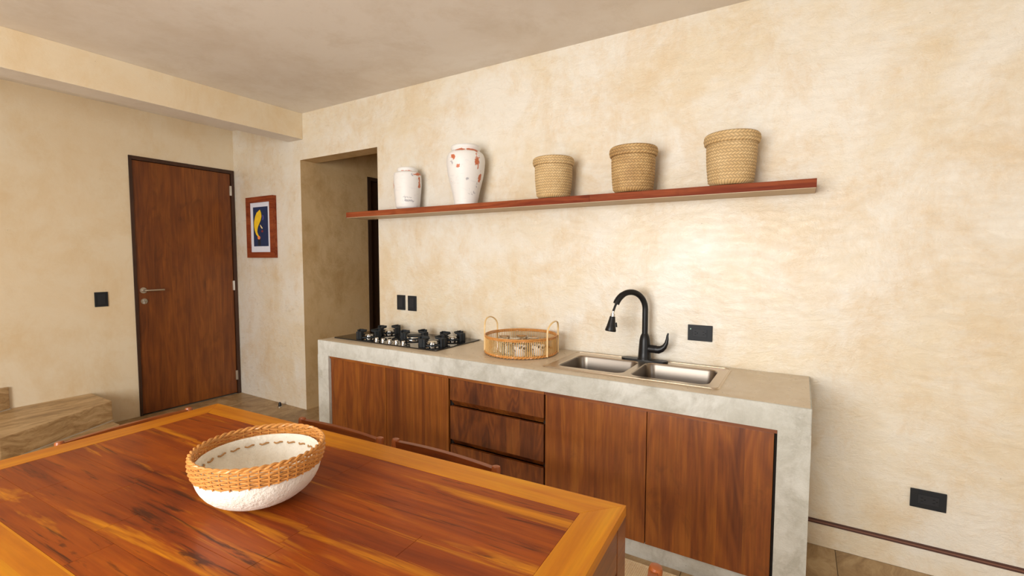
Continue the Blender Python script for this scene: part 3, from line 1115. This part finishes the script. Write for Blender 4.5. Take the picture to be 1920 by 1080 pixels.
def twisted_ring(bm, R, z, r, amp, turns, strands=2, n=220):
    for s_ in range(strands):
        pts = []
        for k in range(n):
            a = 2 * pi * k / n
            ph = turns * a + 2 * pi * s_ / strands
            pts.append(TC + Vector(((R + amp * cos(ph)) * cos(a), (R + amp * cos(ph)) * sin(a), z + amp * sin(ph))))
        tube(bm, pts, r, 5, closed=True)


bm = bmesh.new()
twisted_ring(bm, TR, 0.0105, 0.0048, 0.0042, 30)
link('base_ring', bm, M_ratt, tr_, smooth=True)
bm = bmesh.new()
twisted_ring(bm, TR, TH - 0.009, 0.0036, 0.0030, 46)
pts = [TC + Vector(((TR + 0.003) * cos(2 * pi * k / 80), (TR + 0.003) * sin(2 * pi * k / 80), TH)) for k in range(80)]
tube(bm, pts, 0.0042, 8, closed=True)
link('top_ring', bm, M_ratt, tr_, smooth=True)
bm = bmesh.new()
for k in range(108):
    a = 2 * pi * k / 108
    c, s_ = cos(a), sin(a)
    tube(bm, [TC + Vector((TR * c, TR * s_, 0.008)), TC + Vector(((TR + 0.001) * c, (TR + 0.001) * s_, TH - 0.006))], 0.0023, 5, caps=False)
link('spokes', bm, M_tray, tr_, smooth=True)['kind'] = 'stuff'
bm = bmesh.new()
lathe(bm, [(0, 0.003), (TR - 0.004, 0.003), (TR - 0.004, 0.007), (0, 0.007)], TC, 48)
link('tray_floor', bm, M_ratl, tr_)
for a0 in (radians(3), radians(183)):
    bm = bmesh.new()
    pts = []
    half = 0.080
    side_pts = [(-half, 0.006), (-half, 0.05), (-half, 0.10), (-half * 0.99, 0.135)]
    arch = [(half * cos(a) * 0.99, 0.150 + 0.062 * sin(a)) for a in [pi - pi * k / 14 for k in range(15)]]
    prof = side_pts + arch + [(half * 0.99, 0.135), (half, 0.10), (half, 0.05), (half, 0.006)]
    for s_, z in prof:
        x = (TR + 0.010)
        da = s_ / TR
        # follows the ring, leaning out a little
        a = a0 + da
        pts.append(TC + Vector((x * cos(a), x * sin(a), z)))
    tube(bm, pts, 0.0060, 8, flat_=(1.0, 0.6))
    link('handle', bm, M_ratl, tr_, smooth=True)

# glasses and cups in the tray
glz = TC.z + 0.0075
gl0 = None
gspots = [(-0.135, 0.015, 'clear tumbler upside down at the left end inside the rattan tray'),
          (-0.105, -0.095, 'clear tumbler upside down at the front left inside the rattan tray'),
          (-0.045, 0.085, 'clear tumbler upside down at the back left inside the rattan tray'),
          (-0.020, -0.130, 'clear tumbler upside down at the very front inside the rattan tray'),
          (-0.030, -0.025, 'clear tumbler upside down in the middle of the rattan tray'),
          (0.055, 0.060, 'clear tumbler upside down at the back right inside the rattan tray')]
for i, (dx, dy, lab) in enumerate(gspots):
    if gl0 is None:
        gl0 = thing('glass_tumbler', lab, 'glass', (TC.x + dx, TC.y + dy, glz), 0, 'clear tumblers upside down in the rattan tray')
        bm = bmesh.new()
        lathe(bm, [(0.0375, 0.0), (0.039, 0.0015), (0.0355, 0.080), (0.034, 0.083), (0, 0.083), ], (TC.x + dx, TC.y + dy, glz), 24)
        lathe(bm, [(0.0375, 0.0), (0.0365, 0.0015), (0.0330, 0.072), (0.030, 0.075), (0, 0.075)], (TC.x + dx, TC.y + dy, glz), 24)
        bmesh.ops.remove_doubles(bm, verts=bm.verts, dist=1e-5)
        link('glass_body', bm, M_glass, gl0, smooth=True)
    else:
        c = copy_tree(gl0)
        c.location = (TC.x + dx, TC.y + dy, glz)
        c['label'] = lab
cups = [(0.075, -0.140, 'patterned black and white cup at the front right of the rattan tray'),
        (0.155, -0.060, 'patterned black and white cup behind the front one in the tray')]
for dx, dy, lab in cups:
    p = (TC.x + dx, TC.y + dy, glz)
    t = thing('patterned_cup', lab, 'cup', p, 0, 'patterned cups in the rattan tray')
    bm = bmesh.new()
    lathe(bm, [(0, 0), (0.028, 0), (0.034, 0.004), (0.039, 0.03), (0.040, 0.062), (0.0385, 0.064), (0.037, 0.062), (0.036, 0.03), (0.030, 0.007), (0, 0.006)], p, 28)
    link('cup_body', bm, M_patt, t, smooth=True)

# ================================================================ shelf and what stands on it
YS = -0.215
ZS, ZS2 = 1.8165, 1.776
sh = thing('wall_shelf', 'long red-brown wooden wall shelf above the counter', 'shelf', (-1.53, 0, ZS2))
bm = bmesh.new()
box(bm, -3.130, -1.0535, YS, -0.0005, ZS2, ZS, bev=0.0015)
link('board', bm, M_shelf, sh)
bm = bmesh.new()
box(bm, -1.0525, 0.047, YS, -0.0005, ZS2, ZS, bev=0.0015)
link('board', bm, M_shelf, sh)
M_under = flat('pale_shelf_underside', (0.56, 0.42, 0.27), 0.55, var=0.12, vscale=7)
link('underside_panel', bx(-3.128, 0.045, YS + 0.004, -0.0005, ZS2 - 0.003, ZS2 - 0.0001), M_under, sh)['label'] = 'pale tan underside of the shelf'
PY = -0.125


def smooth_prof(prof, n=6):
    out = []
    m = len(prof)
    for i in range(m - 1):
        p0 = prof[max(i - 1, 0)]; p1 = prof[i]; p2 = prof[i + 1]; p3 = prof[min(i + 2, m - 1)]
        for k in range(n):
            t_ = k / n
            q = []
            for d in range(2):
                q.append(0.5 * ((2 * p1[d]) + (-p0[d] + p2[d]) * t_ + (2 * p0[d] - 5 * p1[d] + 4 * p2[d] - p3[d]) * t_ * t_ +
                                (-p0[d] + 3 * p1[d] - 3 * p2[d] + p3[d]) * t_ ** 3))
            out.append((max(q[0], 0.0), q[1]))
    out.append(prof[-1])
    return out


def vase(x, y, prof, neck_z, label, M_vase):
    t = thing('ceramic_vase', label, 'vase', (x, y, ZS), 0, 'worn white vases on the wall shelf')
    bm = bmesh.new()
    k = next(i for i, p in enumerate(prof) if p[1] >= neck_z)
    body = [(0, 0.0), (prof[0][0] * 0.9, 0.0)] + smooth_prof(prof[:k + 1])
    lathe(bm, body, (0, 0, 0), 56, fr=lambda a, i, r, z: r * (1 + 0.006 * mnoise.noise(Vector((cos(a) * 2, sin(a) * 2, z * 14 + x)))))
    link('vase_body', bm, M_vase, t, smooth=True, local=True, angle=60)
    bm = bmesh.new()
    lip = smooth_prof(prof[k:], 4)
    lathe(bm, lip, (0, 0, 0), 56)
    link('vase_lip', bm, M_vase, t, smooth=True, local=True, angle=70)
    return t


v1 = [(0.070, 0.003), (0.086, 0.016), (0.092, 0.04), (0.098, 0.11), (0.104, 0.18), (0.1035, 0.22), (0.101, 0.262), (0.092, 0.274), (0.078, 0.279),
      (0.072, 0.283), (0.074, 0.289), (0.077, 0.298), (0.074, 0.308), (0.066, 0.312), (0.058, 0.309), (0.055, 0.29), (0.055, 0.265)]
vase(-2.562, -0.108, v1, 0.283, 'smaller white jar-like vase with worn glaze near the shelf left end', M_vase1)
v2 = [(0.078, 0.003), (0.083, 0.03), (0.094, 0.085), (0.111, 0.155), (0.124, 0.215), (0.131, 0.27), (0.131, 0.31), (0.121, 0.343), (0.102, 0.360),
      (0.093, 0.368), (0.096, 0.374), (0.101, 0.386), (0.097, 0.398), (0.086, 0.403), (0.074, 0.399), (0.070, 0.375), (0.070, 0.345)]
vase(-1.995, -0.133, v2, 0.368, 'taller white vase with orange-red chipped patches on its shoulder', M_vase2)


def basket(x, y, rt, rb, h, cuff, label, m, twill):
    t = thing('palm_basket', label, 'basket', (x, y, ZS), 0, 'woven palm baskets on the wall shelf')

    def weave_lathe(prof, nth, c, amp):
        bm = bmesh.new()
        lay = bm.verts.layers.float.new('relief')
        rings = []
        for i, (r, z) in enumerate(prof):
            ring = []
            for k in range(nth):
                a = 2 * pi * k / nth
                # rows of slanted strands, leaning the other way in every next row
                row, ph = divmod(i, 6)
                sgn = 1 if (row % 2 or not twill) else -1
                st_ = abs(sin(pi * (k / 5.0 + sgn * (ph - 2.5) * 0.17 + (0.5 if row % 2 else 0)))) ** 0.6
                hgt = st_ * (sin(pi * (ph + 0.5) / 6) ** 0.5)
                wob = 1 + 0.012 * mnoise.noise(Vector((cos(a) * 1.5 + x, sin(a) * 1.5, z * 6)))
                rr = r * wob + amp * (hgt - 0.5)
                v = bm.verts.new((c[0] + rr * cos(a), c[1] + rr * sin(a), c[2] + z))
                v[lay] = min(1.0, 0.15 + hgt)
                ring.append(v)
            rings.append(ring)
        for A, Bq in zip(rings, rings[1:]):
            for k in range(nth):
                bm.faces.new((A[k], A[(k + 1) % nth], Bq[(k + 1) % nth], Bq[k]))
        return bm, rings
    N = 220 if twill else 170
    prof = [(rb * 0.80, 0.0025), (rb * 0.89, 0.006), (rb * 0.955, 0.014)]
    zz = 0.022
    while zz < h - 0.012:
        f = zz / h
        prof.append((rb + (rt - 0.014 - rb) * f + 0.006 * sin(f * pi), zz))
        zz += 0.0026 if twill else 0.0032
    bm, rings = weave_lathe(prof, N, (0, 0, 0), 0.0042)
    bm.faces.new(rings[0][::-1])
    # inner wall
    inner = [[bm.verts.new((r_ * cos(2 * pi * k / N), r_ * sin(2 * pi * k / N), z_)) for k in range(N)]
             for r_, z_ in ((rt - 0.020, h - 0.013), (rb - 0.008, 0.01))]
    for A, Bq in ((rings[-1], inner[0]), (inner[0], inner[1])):
        for k in range(N):
            bm.faces.new((A[k], A[(k + 1) % N], Bq[(k + 1) % N], Bq[k]))
    bm.faces.new(inner[1])
    link('basket_body', bm, m, t, smooth=True, local=True, angle=80)
    # folded cuff
    pc = []
    steps = 19
    for k in range(steps):
        f = k / (steps - 1)
        pc.append((rt - 0.0095 + 0.010 * sin(f * pi) ** 0.6, h - cuff + cuff * f))
    pc += [(rt - 0.014, h + 0.0015), (rt - 0.020, h - 0.004), (rt - 0.0205, h - 0.013)]
    bm, rings = weave_lathe(pc, N, (0, 0, 0), 0.0038)
    lo = [bm.verts.new(((rt - 0.016) * cos(2 * pi * k / N), (rt - 0.016) * sin(2 * pi * k / N), h - cuff + 0.002)) for k in range(N)]
    for k in range(N):
        bm.faces.new((lo[k], lo[(k + 1) % N], rings[0][(k + 1) % N], rings[0][k]))
    link('rim_cuff', bm, m, t, smooth=True, local=True, angle=80)
    return t


basket(-1.325, -0.130, 0.127, 0.101, 0.247, 0.048, 'woven palm basket nearest the vases, smallest of the three', M_palm, True)
basket(-0.826, -0.133, 0.132, 0.107, 0.252, 0.052, 'browner coarse palm basket standing between the two other baskets', M_palm2, True)
basket(-0.322, -0.133, 0.131, 0.103, 0.258, 0.052, 'light woven palm basket nearest the right end of the shelf', M_palm, True)

# ================================================================ picture and switches
PX0, PX1, PZ0, PZ1 = -4.860, -4.400, 1.455, 2.062
pf = thing('framed_picture', 'small abstract print in a reddish wooden frame beside the door', 'picture', ((PX0 + PX1) / 2, 0, PZ0))
bm = bmesh.new()
fw, dp = 0.056, 0.042
outer = [(PX0, PZ0), (PX1, PZ0), (PX1, PZ1), (PX0, PZ1)]
inner = [(PX0 + fw, PZ0 + fw), (PX1 - fw, PZ0 + fw), (PX1 - fw, PZ1 - fw), (PX0 + fw, PZ1 - fw)]
for k in range(4):
    k2 = (k + 1) % 4
    vs8 = []
    for y in (-dp, -0.001):
        vs8 += [bm.verts.new((outer[k][0], y, outer[k][1])), bm.verts.new((outer[k2][0], y, outer[k2][1])),
                bm.verts.new((inner[k2][0], y, inner[k2][1])), bm.verts.new((inner[k][0], y, inner[k][1]))]
    for q in ((0, 1, 2, 3), (7, 6, 5, 4), (0, 4, 5, 1), (2, 6, 7, 3), (1, 5, 6, 2), (0, 3, 7, 4)):
        bm.faces.new([vs8[i] for i in q])
link('frame', bm, M_shelf, pf)
mt = link('mat_board', bx(PX0 + fw - 0.002, PX1 - fw + 0.002, -0.026, -0.020, PZ0 + fw - 0.002, PZ1 - fw + 0.002), M_white, pf)
AX0, AX1, AZ0, AZ1 = -4.757, -4.505, 1.570, 1.962
pr = link('print', bx(AX0, AX1, -0.0272, -0.0262, AZ0, AZ1), M_navy, pf)


def shape(pts, m, layer, nm='print_shape'):
    bm = bmesh.new()
    y0, y1 = -0.0272 - 0.0006 * layer, -0.0272 - 0.0006 * (layer - 1)
    F = [(AX0 + u * (AX1 - AX0), AZ0 + v * (AZ1 - AZ0)) for u, v in pts]
    A = [bm.verts.new((x, y0, z)) for x, z in F]
    Bq = [bm.verts.new((x, y1, z)) for x, z in F]
    bm.faces.new(A); bm.faces.new(Bq[::-1])
    n = len(F)
    for i in range(n): bm.faces.new((A[i], A[(i + 1) % n], Bq[(i + 1) % n], Bq[i]))
    o = link('printed_shape', bm, m, pf)
    return o


def disc(cx, cy, rx, ry, n=20):
    return [(cx + rx * cos(2 * pi * k / n), cy + ry * sin(2 * pi * k / n)) for k in range(n)]


cres = [(0.48, 0.93), (0.56, 0.85), (0.58, 0.76), (0.52, 0.66), (0.42, 0.58), (0.34, 0.52), (0.28, 0.44), (0.26, 0.37), (0.32, 0.30), (0.38, 0.26),
        (0.28, 0.25), (0.17, 0.31), (0.09, 0.41), (0.05, 0.52), (0.07, 0.64), (0.14, 0.76), (0.26, 0.86)]
shape([(u + (0.025 if u > 0.3 else -0.03), v - 0.01) for u, v in cres], M_ink, 1)
shape(cres, M_yel, 2)
shape([(0.30, 0.22), (0.46, 0.22), (0.46, 0.02), (0.28, 0.02)], M_ink, 1)
shape(disc(0.37, 0.22, 0.095, 0.045), M_org, 3)
shape([(0.62, 0.80), (0.70, 0.78), (0.74, 0.72), (0.70, 0.67), (0.62, 0.66), (0.66, 0.72)], M_vio, 2)
shape([(0.45, 0.55), (0.50, 0.54), (0.64, 0.46), (0.60, 0.44), (0.53, 0.47)], M_crm, 2)
shape(disc(0.60, 0.38, 0.07, 0.03), M_red, 2)


def plate_y(name, label, x0, x1, z0, z1, cat='switch'):
    """cover plate on the kitchen wall (faces -y)"""
    t = thing(name, label, cat, ((x0 + x1) / 2, 0, (z0 + z1) / 2))
    bm = bmesh.new()
    box(bm, x0, x1, -0.008, 0.0, z0, z1, bev=0.003)
    link('cover_plate', bm, M_plate, t)
    return t


for (x0, x1, z0, z1, lab) in ((-2.790, -2.703, 1.036, 1.156, 'black switch plate on the cream wall, left one of the pair above hob'),
                              (-2.672, -2.583, 1.034, 1.154, 'black switch plate on the cream wall, right one of the pair above hob')):
    t = plate_y('wall_switch', lab, x0, x1, z0, z1)
    t['group'] = 'black switches above the hob'
    cx = (x0 + x1) / 2
    link('rocker', bx(cx - 0.024, cx + 0.024, -0.0115, -0.0082, z0 + 0.022, z1 - 0.022, bev=0.0012), M_plate2, t)


def outlet(name, label, x0, x1, z0, z1, led=True):
    t = plate_y(name, label, x0, x1, z0, z1, 'outlet')
    cx, cz = (x0 + x1) / 2, (z0 + z1) / 2
    link('socket_insert', bx(cx - 0.037, cx + 0.037, -0.0105, -0.0082, cz - 0.021, cz + 0.021, bev=0.001), M_plate2, t)
    for dx in (-0.021, 0.021):
        bm = bmesh.new()
        for dz in (-0.0075, 0.0075):
            box(bm, cx + dx - 0.006, cx + dx + 0.003, -0.0112, -0.0104, cz + dz - 0.0012, cz + dz + 0.0012)
        box(bm, cx + dx + 0.0065, cx + dx + 0.011, -0.0112, -0.0104, cz - 0.0022, cz + 0.0022)
        link('socket_slots', bm, M_hole, t)
    if led:
        link('indicator', bx(x0 + 0.013, x0 + 0.018, -0.0090, -0.0078, z1 - 0.027, z1 - 0.020), M_green, t)
    return t


outlet('wall_outlet', 'black double outlet with a tiny light, on the wall right of the faucet', -0.536, -0.406, 0.992, 1.081)
outlet('wall_outlet', 'low black double outlet on the wall right of the counter', 0.466, 0.594, 0.307, 0.393, False)
t = thing('wall_switch', 'square black switch plate on the wall left of the door', 'switch', (XD, -1.16, 1.095))
bm = bmesh.new()
box(bm, XD, XD + 0.009, -1.207, -1.115, 1.032, 1.158, bev=0.003)
link('cover_plate', bm, M_plate, t)
link('rocker', bx(XD + 0.0092, XD + 0.0125, -1.187, -1.135, 1.052, 1.138, bev=0.0012), M_plate2, t)

# ================================================================ rug
RX0, RX1, RY0, RY1 = -2.62, 0.15, -3.2, -0.622
bm = bmesh.new()
n = int((RX1 - RX0) / 0.009)
rowz = []
yy = [RY0, RY1 - 0.018, RY1 - 0.006, RY1]
cols = []
for i in range(n * 2 + 1):
    x = RX0 + (RX1 - RX0) * i / (n * 2)
    z = 0.0105 if i % 2 else 0.0065
    cols.append([bm.verts.new((x, y, (z if k in (1,) or k == 0 else 0.009 if k == 2 else 0.002))) for k, y in enumerate(yy)])
for A, Bq in zip(cols, cols[1:]):
    for k in range(3):
        bm.faces.new((A[k], Bq[k], Bq[k + 1], A[k + 1]))
rug = link('jute_rug', bm, M_jute)
tag(rug, 'flat woven jute rug lying under the dining table', 'rug')

# ================================================================ dining table
TA = 0.0516
A0 = Vector((-2.385, -1.609, 0))
TL, TW, TZ, TTH = 1.985, 0.98, 0.750, 0.030
tb = thing('dining_table', 'large glossy orange-brown wooden dining table in the foreground', 'table', (A0.x, A0.y, 0), TA)
# local frame: x along the length, y from 0 (far edge) to -TW
FW = 0.102


def tlink(name, bm, m, parent=tb, **k):
    return link(name, bm, m, parent, local=True, **k)


def board(pts, m):
    bm = prism(bmesh.new(), pts, TZ - TTH, TZ, bev=0.0012)
    return tlink('frame_board', bm, m)


g = 0.0004
board([(0, 0), (FW, -FW + g), (TL - FW, -FW + g), (TL, 0)][::-1], M_fr_x)
board([(g, -TW), (TL - g, -TW), (TL - FW, -TW + FW - g), (FW, -TW + FW - g)], M_fr_x)
board([(0, -g), (0, -TW + g), (FW - g, -TW + FW), (FW - g, -FW)], M_fr_y)
board([(TL, -g), (TL - FW + g, -FW), (TL - FW + g, -TW + FW), (TL, -TW + g)], M_fr_y)
rows = 8
pw = (TW - 2 * FW) / rows
rr = random.Random(11)
for r in range(rows):
    x = FW + g
    y1 = -FW - r * pw
    first = True
    while x < TL - FW - 0.02:
        ln = rr.uniform(0.42, 0.85) * (0.6 if first else 1)
        first = False
        xe = min(x + ln, TL - FW)
        if TL - FW - xe < 0.15: xe = TL - FW
        bm = bmesh.new()
        box(bm, x + 0.0003, xe - 0.0003, y1 - pw + 0.0002, y1 - 0.0002, TZ - 0.022, TZ - 0.0003, bev=0.0006, seg=1)
        tlink('plank', bm, M_plank)
        x = xe
# underside panel, apron and legs
tlink('under_panel', bx(FW - 0.02, TL - FW + 0.02, -TW + FW - 0.02, -FW + 0.02, TZ - TTH - 0.008, TZ - TTH - 0.0005), M_apron)
LG = 0.082
for (x0, x1, y0, y1) in ((LG, TL - LG, -0.024, -0.002), (LG, TL - LG, -TW + 0.002, -TW + 0.024),
                         (0.002, 0.024, -TW + LG, -LG), (TL - 0.024, TL - 0.002, -TW + LG, -LG)):
    tlink('apron', bx(x0, x1, y0, y1, TZ - TTH - 0.12, TZ - TTH - 0.0002, bev=0.001), M_apron)
for (x0, y0) in ((0, -LG), (TL - LG, -LG), (0, -TW), (TL - LG, -TW)):
    tlink('leg', bx(x0 + 0.0005, x0 + LG - 0.0005, y0 + 0.0005, y0 + LG - 0.0005, 0.0105, TZ - TTH - 0.0001, bev=0.003), M_apron)


# ================================================================ chairs
def make_chair(label, loc, rz):
    """chair faces local -y (the back is on the +y side)"""
    t = thing('dining_chair', label, 'chair', loc, rz, 'low-backed wooden chairs round the dining table')
    W, D, SH, BH = 0.530, 0.46, 0.43, 0.694
    for sx in (-1, 1):
        bm = bmesh.new()
        x = sx * (W / 2 - 0.017)
        tube(bm, [(x, -0.035, 0), (x, -0.03, 0.25), (x, -0.028, SH), (x, -0.012, 0.58), (x, 0, BH - 0.006), (x, 0.001, BH + 0.001), (x, 0.0012, BH + 0.003)],
             [0.015, 0.018, 0.020, 0.018, 0.0165, 0.0145, 0.009], 14)
        link('rear_post', bm, M_chair_end, t, smooth=True, local=True, angle=50)
        bm = bmesh.new()
        tube(bm, [(x, -D, 0), (x, -D, 0.25), (x, -D, SH + 0.01)], [0.014, 0.018, 0.020], 14)
        link('leg', bm, M_chair, t, smooth=True, local=True, angle=50)
        bm = bmesh.new()
        tube(bm, [(x, -D, 0.16), (x, -0.03, 0.16)], 0.011, 10)
        link('stretcher', bm, M_chair, t, smooth=True, local=True)
    bm = bmesh.new()
    tube(bm, [(-W / 2 + 0.02, -D, 0.22), (W / 2 - 0.02, -D, 0.22)], 0.011, 10)
    link('stretcher', bm, M_chair, t, smooth=True, local=True)
    # curved top rail and lower rail
    for (z0, z1, bow) in ((BH - 0.080, BH - 0.001, 0.010), (0.52, 0.555, 0.008)):
        bm = bmesh.new()
        n = 18
        secs = []
        for i in range(n + 1):
            u = i / n * 2 - 1
            x = u * (W / 2 - 0.022)
            yb_ = bow * (1 - u * u) - 0.004
            top = z1 - 0.004 * u * u
            secs.append([bm.verts.new((x, yb_ - 0.010, z0)), bm.verts.new((x, yb_ + 0.010, z0)),
                         bm.verts.new((x, yb_ + 0.011, top)), bm.verts.new((x, yb_ - 0.009, top))])
        for A, Bq in zip(secs, secs[1:]):
            for k in range(4): bm.faces.new((A[k], A[(k + 1) % 4], Bq[(k + 1) % 4], Bq[k]))
        bm.faces.new(secs[0]); bm.faces.new(secs[-1][::-1])
        link('back_rail', bm, M_chair, t, local=True)
    bm = bmesh.new()
    box(bm, -W / 2 + 0.03, W / 2 - 0.03, -D + 0.005, -0.045, SH - 0.03, SH + 0.012, bev=0.012, seg=3)
    link('seat', bm, M_seat, t, smooth=True, local=True)
    return t


def tpt(x, y):
    c, s_ = cos(TA), sin(TA)
    return (A0.x + x * c - y * s_, A0.y + x * s_ + y * c)


ZR = 0.0110
ch = make_chair('wooden chair pushed under the far long side, behind the white bowl', (-1.722, -1.437, ZR), 0.03)
c = copy_tree(ch)
c['label'] = 'wooden chair pushed under the far long side, in front of the drawers'
c.location = (-1.160, -1.405, ZR)
c.rotation_euler = (0, 0, 0.0)
c = copy_tree(ch)
c['label'] = 'wooden chair at the table end nearest the stairs and door'
c.location = (-2.565, -1.895, ZR)
c.rotation_euler = (0, 0, pi / 2 + 0.08)
c = copy_tree(ch)
c['label'] = 'wooden chair at the near right end of the table, only a post top showing'
c.location = (-0.272, -1.915, ZR)
c.rotation_euler = (0, 0, -pi / 2 + 0.02)

# ================================================================ white bowl on the table
BC = Vector((-1.322, -2.027, TZ + 0.0))
BR, BHH = 0.1715, 0.161
bw = thing('wicker_rimmed_bowl', 'round white paper-pulp bowl with woven honey rattan rim on the table', 'bowl', BC)
bm = bmesh.new()
outp, innp = [], []
zt = BHH - 0.050
for k in range(15):
    f = k / 14
    a = f * pi / 2
    outp.append((0.1645 * sin(a) ** 0.82 if k else 0.0, zt * (1 - cos(a) ** 0.98) if k else 0.0))
for k in range(15):
    f = 1 - k / 14
    a = f * pi / 2
    innp.append((0.1535 * sin(a) ** 0.82 if k < 14 else 0.0, 0.012 + (zt + 0.008) * (1 - cos(a) ** 0.95) if k < 14 else 0.012))


def rough(a, i, r, z):
    return r * (1 + 0.010 * mnoise.noise(Vector((cos(a) * r * 60, sin(a) * r * 60, z * 60))))


lathe(bm, outp + [(0.162, zt + 0.018), (0.159, zt + 0.024)] + innp, BC, 96, fr=rough)
link('bowl_shell', bm, M_pulp, bw, smooth=True, angle=80)
bm = bmesh.new()
NS = 46
for lv in range(9):
    f = lv / 8
    z = zt - 0.002 + f * 0.048
    rr_ = 0.1665 + 0.0065 * sin(f * pi * 0.75)
    pts = []
    for k in range(NS * 4):
        a = 2 * pi * k / (NS * 4)
        ph = NS / 2 * a + (pi if lv % 2 else 0)
        dz = 0.0012 * mnoise.noise(Vector((cos(a) * 3, sin(a) * 3, lv)))
        q = rr_ + 0.0026 * cos(ph)
        pts.append(BC + Vector((q * cos(a), q * sin(a), z + dz)))
    tube(bm, pts, 0.0027, 6, closed=True)
# rim braid
for s_ in range(2):
    pts = []
    for k in range(220):
        a = 2 * pi * k / 220
        ph = 23 * a + pi * s_
        q = BR - 0.002 + 0.0035 * cos(ph)
        pts.append(BC + Vector((q * cos(a), q * sin(a), BHH - 0.002 + 0.0035 * sin(ph))))
    tube(bm, pts, 0.0036, 6, closed=True)
wv = link('rattan_band', bm, M_ratt, bw, smooth=True)
wv['kind'] = 'stuff'
bm = bmesh.new()
for k in range(NS):
    a = 2 * pi * k / NS
    tube(bm, [BC + Vector(((0.1665 + 0.0065 * sin(f * pi * 0.75)) * cos(a), (0.1665 + 0.0065 * sin(f * pi * 0.75)) * sin(a), zt - 0.006 + f * 0.055))
              for f in (0, 0.25, 0.5, 0.75, 1)], 0.0026, 5)
st = link('stakes', bm, M_ratt, bw, smooth=True)
st['kind'] = 'stuff'
for k in range(NS // 2):
    a = 2 * pi * (k * 2 + 0.5) / NS
    bm = bmesh.new()
    hh = zt - 0.001
    r0 = 0.1485
    tube(bm, [BC + Vector(((r0 + 0.004 - 0.006 * sin(pi * f)) * cos(a + 0.17 * (f - 0.5)), (r0 + 0.004 - 0.006 * sin(pi * f)) * sin(a + 0.17 * (f - 0.5)), hh + 0.0022 * sin(2 * pi * f)))
              for f in (0, 0.25, 0.5, 0.75, 1)], 0.0026, 6)
    link('stitch', bm, M_stitch, bw, smooth=True)
